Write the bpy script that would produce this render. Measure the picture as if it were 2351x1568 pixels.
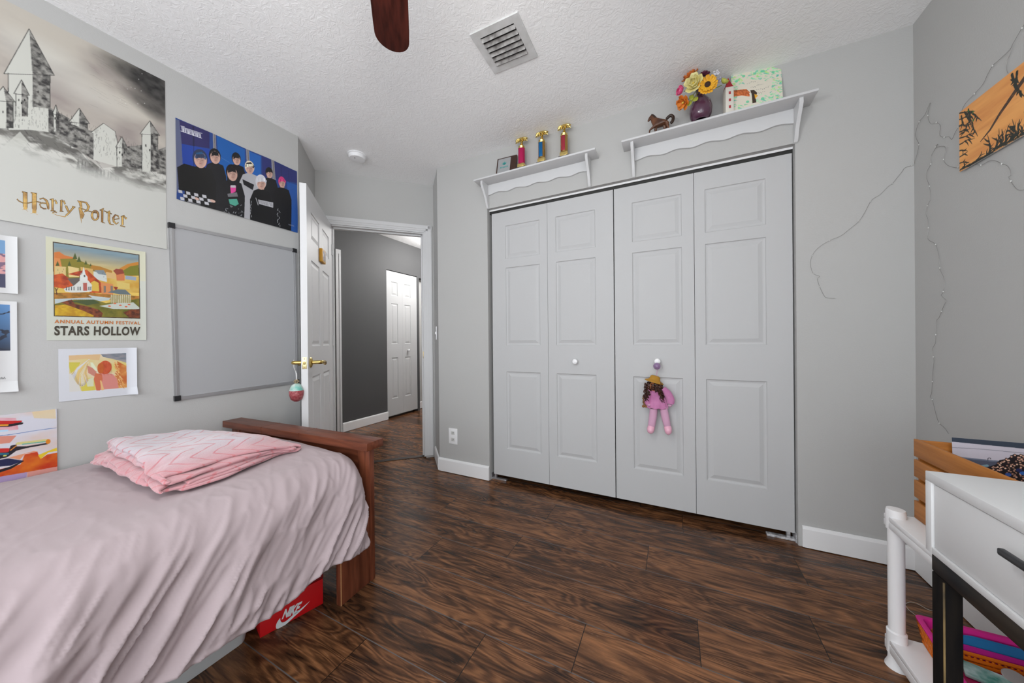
import bpy, bmesh, math, random
import numpy as np
from mathutils import Vector, Matrix

for o in list(bpy.data.objects):
    bpy.data.objects.remove(o, do_unlink=True)
SC = bpy.context.scene
COL = SC.collection
PI = math.pi
random.seed(7)
RNG = np.random.default_rng(11)

# ------------------------------------------------------------------ camera
CAM_Z = 1.0856
CEIL = 2.5255
RT = Vector((0.89705786, 0.44181674, -0.00922801))
DN = Vector((-0.00774333, -0.00516367, -0.99995669))
FW = Vector((-0.44184526, 0.89709046, -0.00121098))
FPX, CX, CY = 750.21, 1175.5, 780.90
cam_d = bpy.data.cameras.new('camera')
cam = bpy.data.objects.new('camera', cam_d); COL.objects.link(cam)
cam.matrix_world = Matrix(((RT.x, -DN.x, -FW.x, 0), (RT.y, -DN.y, -FW.y, 0), (RT.z, -DN.z, -FW.z, CAM_Z), (0, 0, 0, 1)))
cam_d.sensor_fit = 'HORIZONTAL'; cam_d.sensor_width = 36.0
cam_d.lens = FPX / 2351 * 36.0
cam_d.shift_y = -(784 - CY) / 2351
cam_d.clip_start = 0.02; cam_d.clip_end = 60
SC.camera = cam

# ------------------------------------------------------------------ light
SC.view_settings.view_transform = 'Standard'
SC.view_settings.look = 'None'
SC.view_settings.exposure = 0.20
SC.view_settings.gamma = 1.0
SC.view_settings.use_curve_mapping = False
wd = bpy.data.worlds.new('sky'); SC.world = wd; wd.use_nodes = True
wd.node_tree.nodes['Background'].inputs[0].default_value = (0.80, 0.90, 1.0, 1)
wd.node_tree.nodes['Background'].inputs[1].default_value = 1.5

def area(name, loc, rot, sx, sy, power, col=(1, 1, 1)):
    l = bpy.data.lights.new(name, 'AREA'); l.shape = 'RECTANGLE'; l.size = sx; l.size_y = sy
    l.energy = power; l.color = col
    o = bpy.data.objects.new(name, l); COL.objects.link(o); o.location = loc; o.rotation_euler = rot
    return o
WIN = (-2.20, 0.86, 0.06, 2.44)      # unseen back window, widened to even the light: x0, x1, z0, z1
area('window_daylight', ((WIN[0] + WIN[1]) / 2, -1.52, (WIN[2] + WIN[3]) / 2), (PI / 2, 0, 0), WIN[1] - WIN[0], WIN[3] - WIN[2], 48, (0.985, 0.995, 1.0))

FILLWIN = (-1.20, -0.12, 0.60, 2.20)      # unseen opening added to brighten the left wall: y0, y1, z0, z1
area('side_fill_light', (1.20, (FILLWIN[0] + FILLWIN[1]) / 2, (FILLWIN[2] + FILLWIN[3]) / 2), (0, PI / 2, 0), FILLWIN[3] - FILLWIN[2], FILLWIN[1] - FILLWIN[0], 15, (0.985, 0.995, 1.0))

def lamp(name, loc, power, rad, col):
    l = bpy.data.lights.new(name, 'POINT'); l.energy = power; l.shadow_soft_size = rad; l.color = col
    o = bpy.data.objects.new(name, l); COL.objects.link(o); o.location = loc
    return o
lamp('fan_bulb', (-0.512, 0.452, 2.03), 20, 0.14, (1.0, 0.985, 0.96))
lamp('hall_bulb', (-2.75, 3.75, 2.36), 44, 0.10, (1.0, 0.985, 0.97))

# ------------------------------------------------------------------ pixel -> point on a known plane (survey of the photo)
def ray(px, py):
    return RT * ((px - CX) / FPX) + DN * ((py - CY) / FPX) + FW
def on(px, py, n, c):
    d = ray(px, py); n = Vector(n); o = Vector((0, 0, CAM_Z))
    return o + d * ((c - n.dot(o)) / n.dot(d))
def onX(px, py, x): return on(px, py, (1, 0, 0), x)
def onY(px, py, y): return on(px, py, (0, 1, 0), y)
def onZ(px, py, z): return on(px, py, (0, 0, 1), z)
def crop(x0, y0, s): return lambda x, y: (x0 + x / s, y0 + y / s)

# ------------------------------------------------------------------ materials
def lin(c):
    c = c / 255.0
    return c / 12.92 if c <= 0.04045 else ((c + 0.055) / 1.055) ** 2.4
OBK = 1.2
def ob(r, g, b, k=None):
    k = k or OBK
    return tuple(min(0.92, lin(v) * k) for v in (r, g, b))
MATS = {}
def mat(name, col, rough=0.5, metal=0.0, bump=None, var=None, coat=0.0, sheen=0.0, stretch=None, vcol=False, trans=0.0, spec=None):
    if name in MATS: return MATS[name]
    m = bpy.data.materials.new(name); m.use_nodes = True
    nt = m.node_tree; N = nt.nodes; L = nt.links
    b = N['Principled BSDF']
    b.inputs['Base Color'].default_value = (*col, 1)
    b.inputs['Roughness'].default_value = rough; b.inputs['Metallic'].default_value = metal
    b.inputs['Coat Weight'].default_value = coat; b.inputs['Sheen Weight'].default_value = sheen
    b.inputs['Transmission Weight'].default_value = trans
    if spec is not None: b.inputs['Specular IOR Level'].default_value = spec
    tc = N.new('ShaderNodeTexCoord')
    src = tc.outputs['Object']
    if stretch:
        mp = N.new('ShaderNodeMapping'); mp.inputs['Scale'].default_value = stretch
        L.new(src, mp.inputs[0]); src = mp.outputs[0]
    if vcol:
        a = N.new('ShaderNodeVertexColor'); a.layer_name = 'paint'; L.new(a.outputs[0], b.inputs['Base Color'])
    if var:
        n = N.new('ShaderNodeTexNoise'); n.inputs['Scale'].default_value = var[0]; n.inputs['Detail'].default_value = 4
        L.new(src, n.inputs['Vector'])
        r = N.new('ShaderNodeValToRGB'); r.color_ramp.elements[0].color = (*var[1], 1); r.color_ramp.elements[1].color = (*var[2], 1)
        r.color_ramp.elements[0].position = 0.32; r.color_ramp.elements[1].position = 0.68
        L.new(n.outputs['Fac'], r.inputs[0]); L.new(r.outputs[0], b.inputs['Base Color'])
    if bump:
        n = N.new('ShaderNodeTexNoise'); n.inputs['Scale'].default_value = bump[0]; n.inputs['Detail'].default_value = bump[2] if len(bump) > 2 else 3
        L.new(src, n.inputs['Vector'])
        if len(bump) > 4: n.noise_type = bump[4]
        bp = N.new('ShaderNodeBump'); bp.inputs['Strength'].default_value = bump[1]; bp.inputs['Distance'].default_value = bump[3] if len(bump) > 3 else 0.004
        L.new(n.outputs['Fac'], bp.inputs['Height']); L.new(bp.outputs[0], b.inputs['Normal'])
    MATS[name] = m
    return m

WALL = mat('wall_paint', (0.482, 0.480, 0.470), 0.75, bump=(160, 0.12))
HALLDARK = mat('charcoal_wall_paint', (0.078, 0.078, 0.080), 0.7, bump=(160, 0.12))
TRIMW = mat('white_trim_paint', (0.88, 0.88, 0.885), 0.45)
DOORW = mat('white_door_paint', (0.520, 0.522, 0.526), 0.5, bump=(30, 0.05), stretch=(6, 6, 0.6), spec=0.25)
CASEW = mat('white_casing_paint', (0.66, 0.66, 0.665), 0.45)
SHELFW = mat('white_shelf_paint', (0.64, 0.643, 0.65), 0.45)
PLASTW = mat('white_plastic', (0.88, 0.88, 0.89), 0.35)
BRASS = mat('polished_brass', (0.72, 0.52, 0.17), 0.22, 1.0)
GOLD = mat('gold_plastic', (0.78, 0.60, 0.22), 0.2, 1.0)
BLACK = mat('black_plastic', (0.012, 0.012, 0.014), 0.4)
DARKGAP = mat('dark_gap', (0.02, 0.02, 0.02), 0.8)
ALU = mat('brushed_aluminium', (0.46, 0.46, 0.47), 0.42, 0.75)
STEEL = mat('zinc_steel', (0.6, 0.6, 0.62), 0.35, 0.8)
CHERRY = mat('cherry_stained_wood', (0.14, 0.04, 0.018), 0.36, var=(9, (0.085, 0.023, 0.011), (0.19, 0.055, 0.026)), stretch=(0.6, 6, 6), spec=0.3)
CHERRYZ = mat('cherry_stained_wood_upright', (0.14, 0.04, 0.018), 0.36, var=(9, (0.085, 0.023, 0.011), (0.19, 0.055, 0.026)), stretch=(6, 6, 0.6), spec=0.3)
FANWOOD = mat('mahogany_blade', (0.05, 0.01, 0.007), 0.4, var=(7, (0.022, 0.005, 0.0035), (0.07, 0.015, 0.010)), stretch=(9, 1.2, 1), spec=.2)
PINE = mat('honey_pine', (0.42, 0.18, 0.05), 0.45, var=(5, (0.36, 0.125, 0.018), (0.52, 0.20, 0.04)), stretch=(14, 1.0, 14), spec=.25)
BLACKWOOD = mat('worn_black_wood', (0.02, 0.018, 0.016), 0.7, var=(6, (0.006, 0.006, 0.007), (0.016, 0.013, 0.011)), stretch=(8, 8, 1.2), spec=0.06)
RED = mat('red_cardboard', (0.50, 0.005, 0.008), 0.45)
VCOL = mat('printed_paper', (0.8, 0.8, 0.8), 0.55, vcol=True)
VCOLG = mat('glossy_print', (0.8, 0.8, 0.8), 0.4, vcol=True)

def ceiling_mat():
    m = bpy.data.materials.new('textured_ceiling_paint'); m.use_nodes = True
    N = m.node_tree.nodes; L = m.node_tree.links; b = N['Principled BSDF']
    b.inputs['Base Color'].default_value = (0.95, 0.95, 0.95, 1); b.inputs['Roughness'].default_value = 0.9
    tc = N.new('ShaderNodeTexCoord'); mp = N.new('ShaderNodeMapping'); mp.inputs['Rotation'].default_value = (0, 0, 0.5)
    L.new(tc.outputs['Object'], mp.inputs[0])
    n0 = N.new('ShaderNodeTexNoise'); n0.inputs['Scale'].default_value = 14; n0.inputs['Detail'].default_value = 2
    L.new(mp.outputs[0], n0.inputs['Vector'])
    mx = N.new('ShaderNodeMix'); mx.data_type = 'VECTOR'; mx.inputs['Factor'].default_value = 0.12
    L.new(mp.outputs[0], mx.inputs['A']); L.new(n0.outputs['Color'], mx.inputs['B'])
    n1 = N.new('ShaderNodeTexNoise'); n1.inputs['Scale'].default_value = 38; n1.inputs['Detail'].default_value = 6; n1.inputs['Distortion'].default_value = 1.2
    L.new(mx.outputs['Result'], n1.inputs['Vector'])
    rp = N.new('ShaderNodeValToRGB'); rp.color_ramp.elements[0].position = 0.42; rp.color_ramp.elements[1].position = 0.62
    L.new(n1.outputs['Fac'], rp.inputs[0])
    bp = N.new('ShaderNodeBump'); bp.inputs['Strength'].default_value = 0.25; bp.inputs['Distance'].default_value = 0.006
    L.new(rp.outputs[0], bp.inputs['Height']); L.new(bp.outputs[0], b.inputs['Normal'])
    return m

def floor_mat():
    m = bpy.data.materials.new('dark_hickory_planks'); m.use_nodes = True
    N = m.node_tree.nodes; L = m.node_tree.links; b = N['Principled BSDF']
    tc = N.new('ShaderNodeTexCoord'); sx = N.new('ShaderNodeSeparateXYZ'); L.new(tc.outputs['Object'], sx.inputs[0])
    def M(op, a, b_=None, c=None):
        n = N.new('ShaderNodeMath'); n.operation = op
        for i, v in enumerate((a, b_, c)):
            if v is None: continue
            if isinstance(v, (int, float)): n.inputs[i].default_value = v
            else: L.new(v, n.inputs[i])
        return n.outputs[0]
    PW = 0.2035
    v = M('DIVIDE', M('ADD', sx.outputs['Y'], 20 * PW - 0.597), PW)
    row = M('FLOOR', v); fv = M('FRACT', v)
    wn = N.new('ShaderNodeTexWhiteNoise'); wn.noise_dimensions = '1D'; L.new(row, wn.inputs['W'])
    xs = M('DIVIDE', M('ADD', sx.outputs['X'], M('MULTIPLY', wn.outputs['Value'], 1.22)), 1.22)
    colm = M('FLOOR', xs); fx = M('FRACT', xs)
    seed = M('ADD', M('MULTIPLY', row, 7.13), M('MULTIPLY', colm, 3.37))
    wn2 = N.new('ShaderNodeTexWhiteNoise'); wn2.noise_dimensions = '1D'; L.new(seed, wn2.inputs['W'])
    cb = N.new('ShaderNodeCombineXYZ')
    L.new(M('MULTIPLY', sx.outputs['X'], 1.5), cb.inputs[0]); L.new(M('MULTIPLY', sx.outputs['Y'], 9.5), cb.inputs[1]); L.new(seed, cb.inputs[2])
    def noise(scale, det, dist, vec, rough=0.55):
        n = N.new('ShaderNodeTexNoise'); n.inputs['Scale'].default_value = scale; n.inputs['Detail'].default_value = det
        n.inputs['Distortion'].default_value = dist; n.inputs['Roughness'].default_value = rough
        L.new(vec, n.inputs['Vector']); return n.outputs['Fac']
    big = noise(1.5, 4, 1.6, cb.outputs[0])
    cb2 = N.new('ShaderNodeCombineXYZ')
    L.new(M('MULTIPLY', sx.outputs['X'], 5.0), cb2.inputs[0]); L.new(M('MULTIPLY', sx.outputs['Y'], 60.0), cb2.inputs[1]); L.new(seed, cb2.inputs[2])
    fine = noise(1.2, 6, 2.2, cb2.outputs[0], 0.65)
    # cathedral grain: rings through a warped field
    ring = M('SINE', M('MULTIPLY', noise(1.0, 2, 0.6, cb.outputs[0]), 95.0))
    ring = M('MULTIPLY', M('ADD', ring, 1.0), 0.5)
    r1 = N.new('ShaderNodeValToRGB')
    e = r1.color_ramp.elements
    e[0].position = 0.30; e[0].color = (0.021, 0.010, 0.0055, 1)
    e[1].position = 0.72; e[1].color = (0.30, 0.128, 0.052, 1)
    k = r1.color_ramp.elements.new(0.45); k.color = (0.080, 0.034, 0.0155, 1)
    k = r1.color_ramp.elements.new(0.58); k.color = (0.180, 0.078, 0.033, 1)
    mixv = M('ADD', M('ADD', M('MULTIPLY', big, 0.66), M('MULTIPLY', fine, 0.34)), M('MULTIPLY', M('SUBTRACT', wn2.outputs['Value'], 0.5), 0.10))
    mixv = M('ADD', mixv, M('MULTIPLY', M('SUBTRACT', ring, 0.5), 0.14))
    L.new(mixv, r1.inputs[0])
    # seams; the long ones carry a painted grey sheen
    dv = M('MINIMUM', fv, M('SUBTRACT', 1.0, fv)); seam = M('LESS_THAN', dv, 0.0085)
    dx = M('MINIMUM', fx, M('SUBTRACT', 1.0, fx)); seamx = M('LESS_THAN', dx, 0.0011)
    sm = M('MAXIMUM', seam, seamx)
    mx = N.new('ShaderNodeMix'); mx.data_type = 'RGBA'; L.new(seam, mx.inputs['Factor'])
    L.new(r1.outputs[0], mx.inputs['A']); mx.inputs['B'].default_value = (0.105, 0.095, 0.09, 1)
    mx2 = N.new('ShaderNodeMix'); mx2.data_type = 'RGBA'; L.new(seamx, mx2.inputs['Factor'])
    L.new(mx.outputs['Result'], mx2.inputs['A']); mx2.inputs['B'].default_value = (0.012, 0.008, 0.006, 1)
    L.new(mx2.outputs['Result'], b.inputs['Base Color'])
    rr = M('ADD', M('MULTIPLY', fine, 0.16), 0.17); L.new(rr, b.inputs['Roughness'])
    b.inputs['Specular IOR Level'].default_value = 0.32
    h = M('SUBTRACT', M('MULTIPLY', fine, 0.35), sm)
    bp = N.new('ShaderNodeBump'); bp.inputs['Strength'].default_value = 0.22; bp.inputs['Distance'].default_value = 0.002
    L.new(h, bp.inputs['Height']); L.new(bp.outputs[0], b.inputs['Normal'])
    return m

# ------------------------------------------------------------------ object helpers
LOC = {}
def tag(o, label=None, cat=None, group=None, kind=None):
    if label: o['label'] = label
    if cat: o['category'] = cat
    if group: o['group'] = group
    if kind: o['kind'] = kind
    return o
def thing(name, loc, label, cat, group=None):
    o = bpy.data.objects.new(name, None); COL.objects.link(o); o.location = loc; o.empty_display_size = 0.05
    LOC[o.name] = Vector(loc); tag(o, label, cat, group); return o
def obj(name, bm, m, parent=None, smooth=True, angle=40, origin=None, label=None):
    vs = [v.co for v in bm.verts]
    if parent is not None: base = LOC[parent.name]
    elif origin is not None: base = Vector(origin)
    else:
        base = Vector(((min(v.x for v in vs) + max(v.x for v in vs)) / 2, (min(v.y for v in vs) + max(v.y for v in vs)) / 2, min(v.z for v in vs)))
    for v in bm.verts: v.co = v.co - base
    bmesh.ops.recalc_face_normals(bm, faces=bm.faces[:])
    me = bpy.data.meshes.new(name); bm.to_mesh(me); bm.free()
    if smooth:
        me.shade_smooth(); me.set_sharp_from_angle(angle=math.radians(angle))
    for mm in (m if isinstance(m, (list, tuple)) else [m]): me.materials.append(mm)
    o = bpy.data.objects.new(name, me); COL.objects.link(o)
    if parent is not None:
        o.parent = parent; LOC[o.name] = base.copy()
    else:
        o.location = base; LOC[o.name] = base.copy()
    if label: o['label'] = label
    return o
def struct(name, bm, m, label, cat, smooth=True):
    return tag(obj(name, bm, m, None, smooth), label, cat, kind='structure')
def nb(): return bmesh.new()
def box(bm, x0, x1, y0, y1, z0, z1, bev=0.0, M=None, seg=2, mi=0):
    vs = [bm.verts.new((x, y, z)) for z in (z0, z1) for x, y in ((x0, y0), (x1, y0), (x1, y1), (x0, y1))]
    fs = [bm.faces.new([vs[i] for i in f]) for f in ((3, 2, 1, 0), (4, 5, 6, 7), (0, 1, 5, 4), (1, 2, 6, 5), (2, 3, 7, 6), (3, 0, 4, 7))]
    geo = vs
    if bev > 0:
        es = list({e for f in fs for e in f.edges})
        r = bmesh.ops.bevel(bm, geom=es, offset=bev, segments=seg, profile=0.5, affect='EDGES')
        geo = list({v for f in r['faces'] for v in f.verts} | {v for v in vs if v.is_valid})
        fs = list({f for v in geo for f in v.link_faces})
    for f in fs:
        if f.is_valid: f.material_index = mi
    if M is not None:
        for v in geo: v.co = M @ v.co
    return geo
def prism(bm, pts, z0, z1, M=None, mi=0):
    a = [bm.verts.new((x, y, z0)) for x, y in pts]; b = [bm.verts.new((x, y, z1)) for x, y in pts]
    n = len(pts); fs = [bm.faces.new(list(reversed(a))), bm.faces.new(b)]
    for i in range(n): fs.append(bm.faces.new((a[i], a[(i + 1) % n], b[(i + 1) % n], b[i])))
    for f in fs: f.material_index = mi
    if M is not None:
        for v in a + b: v.co = M @ v.co
def lathe(bm, prof, seg=24, M=None, cap=True, mi=0):
    rings = []
    for r, z in prof:
        rings.append([bm.verts.new((r * math.cos(2 * PI * i / seg), r * math.sin(2 * PI * i / seg), z)) for i in range(seg)])
    fs = []
    for a, b in zip(rings, rings[1:]):
        for i in range(seg): fs.append(bm.faces.new((a[i], a[(i + 1) % seg], b[(i + 1) % seg], b[i])))
    if cap:
        fs.append(bm.faces.new(list(reversed(rings[0])))); fs.append(bm.faces.new(rings[-1]))
    for f in fs: f.material_index = mi
    if M is not None:
        for rg in rings:
            for v in rg: v.co = M @ v.co
def tube(bm, pts, rad, seg=8, closed=False, mi=0):
    pts = [Vector(p) for p in pts]; n = len(pts); rings = []
    rads = rad if isinstance(rad, (list, tuple)) else [rad] * n
    up = None
    for i in range(n):
        if closed: d = pts[(i + 1) % n] - pts[i - 1]
        else: d = pts[min(i + 1, n - 1)] - pts[max(i - 1, 0)]
        d.normalize()
        if up is None:
            up = Vector((0, 0, 1)) if abs(d.z) < 0.9 else Vector((1, 0, 0))
        s = d.cross(up); s.normalize(); up = s.cross(d); up.normalize()
        rings.append([bm.verts.new(pts[i] + (s * math.cos(2 * PI * k / seg) + up * math.sin(2 * PI * k / seg)) * rads[i]) for k in range(seg)])
    R = range(n if closed else n - 1); fs = []
    for i in R:
        a, b = rings[i], rings[(i + 1) % n]
        for k in range(seg): fs.append(bm.faces.new((a[k], a[(k + 1) % seg], b[(k + 1) % seg], b[k])))
    if not closed:
        fs.append(bm.faces.new(list(reversed(rings[0])))); fs.append(bm.faces.new(rings[-1]))
    for f in fs: f.material_index = mi
def ellipsoid(bm, c, r, seg=16, rot=None, mi=0):
    M = Matrix.Translation(c) @ (rot.to_4x4() if rot is not None else Matrix.Identity(4)) @ Matrix.Diagonal((*r, 1))
    g = bmesh.ops.create_uvsphere(bm, u_segments=seg, v_segments=max(6, seg * 2 // 3), radius=1, matrix=M)
    for v in g['verts']:
        for f in v.link_faces: f.material_index = mi
    return g['verts']
def catmull(pts, n=6, closed=False):
    P = [Vector(p) for p in pts]; out = []; m = len(P)
    for i in range(m if closed else m - 1):
        if closed: a, b, c, d = P[i - 1], P[i], P[(i + 1) % m], P[(i + 2) % m]
        else: a, b, c, d = P[max(i - 1, 0)], P[i], P[i + 1], P[min(i + 2, m - 1)]
        for k in range(n):
            t = k / n
            out.append(0.5 * ((2 * b) + (c - a) * t + (2 * a - 5 * b + 4 * c - d) * t * t + (3 * b - a - 3 * c + d) * t ** 3))
    if not closed: out.append(P[-1])
    return out
def frame(o, x, y, z):
    x, y, z = Vector(x), Vector(y), Vector(z)
    return Matrix(((x.x, y.x, z.x, o[0]), (x.y, y.y, z.y, o[1]), (x.z, y.z, z.z, o[2]), (0, 0, 0, 1)))
def loft(bm, rings, cap=True, mi=0):
    vr = [[bm.verts.new(p) for p in r] for r in rings]; n = len(vr[0]); fs = []
    for a, b in zip(vr, vr[1:]):
        for i in range(n): fs.append(bm.faces.new((a[i], a[(i + 1) % n], b[(i + 1) % n], b[i])))
    if cap: fs.append(bm.faces.new(list(reversed(vr[0])))); fs.append(bm.faces.new(vr[-1]))
    for f in fs: f.material_index = mi
def limb(bm, pts, rx, ry, seg=14, flat=Vector((0, 1, 0)), mi=0):
    # elliptical loft: pts path, rx across, ry along `flat`
    rings = []; n = len(pts); P = [Vector(p) for p in pts]
    for i in range(n):
        d = (P[min(i + 1, n - 1)] - P[max(i - 1, 0)]).normalized()
        s = d.cross(flat).normalized()
        rings.append([P[i] + s * rx[i] * math.cos(2 * PI * k / seg) + flat * ry[i] * math.sin(2 * PI * k / seg) for k in range(seg)])
    loft(bm, rings, True, mi)

# smooth 2-D value noise
def vnoise(x, y, seed=0):
    x = np.asarray(x, float); y = np.asarray(y, float)
    xi = np.floor(x).astype(np.int64); yi = np.floor(y).astype(np.int64); fx = x - xi; fy = y - yi
    fx = fx * fx * (3 - 2 * fx); fy = fy * fy * (3 - 2 * fy)
    def h(a, b):
        n = (a * 374761393 + b * 668265263 + seed * 1442695041) & 0x7fffffff
        n = ((n ^ (n >> 13)) * 1274126177) & 0x7fffffff
        return ((n ^ (n >> 16)) & 0xffff) / 65535.0
    return (h(xi, yi) * (1 - fx) + h(xi + 1, yi) * fx) * (1 - fy) + (h(xi, yi + 1) * (1 - fx) + h(xi + 1, yi + 1) * fx) * fy
def fbm(x, y, seed=0, oct=4):
    s = 0; a = 0.5; t = 0
    for i in range(oct):
        s = s + a * vnoise(np.asarray(x) * 2 ** i, np.asarray(y) * 2 ** i, seed + i); t += a; a *= 0.5
    return s / t

# ------------------------------------------------------------------ painted sheets (drawings and prints as point colours on a fine mesh)
class Art:
    """a canvas over a plane rectangle; coordinates a (rightwards) and z (upwards) in metres, or photo pixels through `pm`"""
    def __init__(s, a0, a1, z0, z1, step, base, pm=None, ss=2):
        s.a0, s.a1, s.z0, s.z1 = a0, a1, z0, z1
        s.w = max(2, int(round((a1 - a0) / step))); s.h = max(2, int(round((z1 - z0) / step))); s.ss = ss; s.pm = pm
        W, H = s.w * ss, s.h * ss
        s.W, s.H = W, H
        s.A, s.Z = np.meshgrid(a0 + (np.arange(W) + 0.5) / W * (a1 - a0), z0 + (np.arange(H) + 0.5) / H * (z1 - z0))
        s.img = np.empty((H, W, 3)); s.img[:] = base
    def P(s, pts): return [s.pm(*p) for p in pts] if s.pm else pts
    def win(s, amin, amax, zmin, zmax):
        i0 = int(max(0, (amin - s.a0) / (s.a1 - s.a0) * s.W - 1)); i1 = int(min(s.W, (amax - s.a0) / (s.a1 - s.a0) * s.W + 2))
        j0 = int(max(0, (zmin - s.z0) / (s.z1 - s.z0) * s.H - 1)); j1 = int(min(s.H, (zmax - s.z0) / (s.z1 - s.z0) * s.H + 2))
        return (slice(j0, max(j0, j1)), slice(i0, max(i0, i1)))
    def put(s, sl, mask, col, al=1.0):
        if mask.size == 0: return
        if callable(col): col = col(s.A[sl], s.Z[sl])
        al = np.broadcast_to(np.asarray(al, float), mask.shape) * mask
        s.img[sl] = s.img[sl] * (1 - al[..., None]) + np.asarray(col) * al[..., None]
    def poly(s, pts, col, al=1.0, raw=False):
        Q = pts if raw else s.P(pts)
        xs = [q[0] for q in Q]; zs = [q[1] for q in Q]
        sl = s.win(min(xs), max(xs), min(zs), max(zs)); A, Z = s.A[sl], s.Z[sl]
        m = np.zeros(A.shape, bool); n = len(Q)
        for i in range(n):
            x1, y1 = Q[i]; x2, y2 = Q[(i + 1) % n]
            if y1 == y2: continue
            m ^= ((Z < y1) != (Z < y2)) & (A < (x2 - x1) * (Z - y1) / (y2 - y1) + x1)
        s.put(sl, m.astype(float), col, al)
    def line(s, pts, w, col, al=1.0):
        Q = s.P(pts); ws = w if isinstance(w, (list, tuple)) else [w] * len(Q)
        for (p, q, wa, wb) in zip(Q, Q[1:], ws, ws[1:]):
            R = max(wa, wb)
            sl = s.win(min(p[0], q[0]) - R, max(p[0], q[0]) + R, min(p[1], q[1]) - R, max(p[1], q[1]) + R); A, Z = s.A[sl], s.Z[sl]
            dx, dz = q[0] - p[0], q[1] - p[1]; l2 = dx * dx + dz * dz + 1e-12
            t = np.clip(((A - p[0]) * dx + (Z - p[1]) * dz) / l2, 0, 1)
            d = np.hypot(A - p[0] - t * dx, Z - p[1] - t * dz)
            s.put(sl, (d < (wa + (wb - wa) * t) / 2).astype(float), col, al)
    def ell(s, c, ra, rz, col, al=1.0, rot=0.0, soft=0.0):
        c = s.P([c])[0]; R = max(ra, rz) * (1 + soft)
        sl = s.win(c[0] - R, c[0] + R, c[1] - R, c[1] + R); A, Z = s.A[sl] - c[0], s.Z[sl] - c[1]
        cr, sr = math.cos(rot), math.sin(rot)
        d = np.hypot((A * cr + Z * sr) / ra, (-A * sr + Z * cr) / rz)
        m = np.clip((1 + soft - d) / (2 * soft), 0, 1) if soft > 0 else (d < 1).astype(float)
        s.put(sl, m, col, al)
    def full(s, col, al): s.put((slice(0, s.H), slice(0, s.W)), np.ones((s.H, s.W)), col, al)
    def final(s):
        return s.img.reshape(s.h, s.ss, s.w, s.ss, 3).mean(axis=(1, 3))
def sheet(name, art, to3d, m, parent=None, thick=0.0006, bend=None, label=None):
    """art -> a thin solid sheet; to3d(a, z, d) gives world points (arrays), d = distance off the wall"""
    im = art.final(); h, w = art.h, art.w
    a, z = np.meshgrid(np.linspace(art.a0, art.a1, w), np.linspace(art.z0, art.z1, h))
    d = bend(a, z) if bend is not None else np.zeros_like(a)
    front = np.stack(to3d(a, z, d + thick), -1).reshape(-1, 3); back = np.stack(to3d(a, z, d), -1).reshape(-1, 3)
    n = w * h; co = np.vstack([front, back])
    base = (co.min(0) + co.max(0)) / 2; base[2] = co[:, 2].min()
    if parent is not None: base = np.array(LOC[parent.name])
    i = np.arange(n).reshape(h, w)
    q = np.stack([i[:-1, :-1], i[:-1, 1:], i[1:, 1:], i[1:, :-1]], -1).reshape(-1, 4)
    qb = (q + n)[:, ::-1]
    bd = np.concatenate([i[0, :], i[1:, -1], i[-1, -2::-1], i[-2:0:-1, 0]])
    bn = np.roll(bd, -1); qs = np.stack([bd, bd + n, bn + n, bn], -1)
    Q = np.vstack([q, qb, qs])
    me = bpy.data.meshes.new(name)
    me.vertices.add(len(co)); me.vertices.foreach_set('co', (co - base).astype(np.float32).ravel())
    me.loops.add(Q.size); me.loops.foreach_set('vertex_index', Q.astype(np.int32).ravel())
    me.polygons.add(len(Q)); me.polygons.foreach_set('loop_start', (np.arange(len(Q)) * 4).astype(np.int32))
    me.update(calc_edges=True); me.validate()
    ca = me.color_attributes.new('paint', 'FLOAT_COLOR', 'POINT')
    c4 = np.ones((2 * n, 4), np.float32); c4[:n, :3] = im.reshape(-1, 3); c4[n:, :3] = (0.72, 0.72, 0.72)
    ca.data.foreach_set('color', c4.ravel())
    me.shade_smooth(); me.set_sharp_from_angle(angle=math.radians(50))
    me.materials.append(m)
    o = bpy.data.objects.new(name, me); COL.objects.link(o)
    if parent is not None: o.parent = parent
    else: o.location = base
    LOC[o.name] = Vector(base)
    if label: o['label'] = label
    return o
def text_mesh(body, offset=0.0, spacing=1.0):
    c = bpy.data.curves.new('t', 'FONT'); c.body = body; c.offset = offset; c.space_character = spacing; c.resolution_u = 4
    o = bpy.data.objects.new('t', c); COL.objects.link(o)
    me = o.evaluated_get(bpy.context.evaluated_depsgraph_get()).to_mesh()
    V = [v.co.copy() for v in me.vertices]; F = [list(p.vertices) for p in me.polygons]
    o.to_mesh_clear(); bpy.data.objects.remove(o); bpy.data.curves.remove(c)
    return V, F
def lettering(bm, body, quad, n, d=0.0008, offset=0.0, spacing=1.0, mi=0):
    """quad: 3-D points bottom-left, bottom-right, top-right, top-left"""
    V, F = text_mesh(body, offset, spacing)
    x0 = min(v.x for v in V); x1 = max(v.x for v in V); y0 = min(v.y for v in V); y1 = max(v.y for v in V)
    q = [Vector(p) for p in quad]; n = Vector(n)
    vs = []
    for v in V:
        s = (v.x - x0) / (x1 - x0); t = (v.y - y0) / (y1 - y0)
        vs.append(bm.verts.new((q[0] * (1 - s) + q[1] * s) * (1 - t) + (q[3] * (1 - s) + q[2] * s) * t + n * d))
    for f in F:
        try: bm.faces.new([vs[i] for i in f]).material_index = mi
        except ValueError: pass
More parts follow.
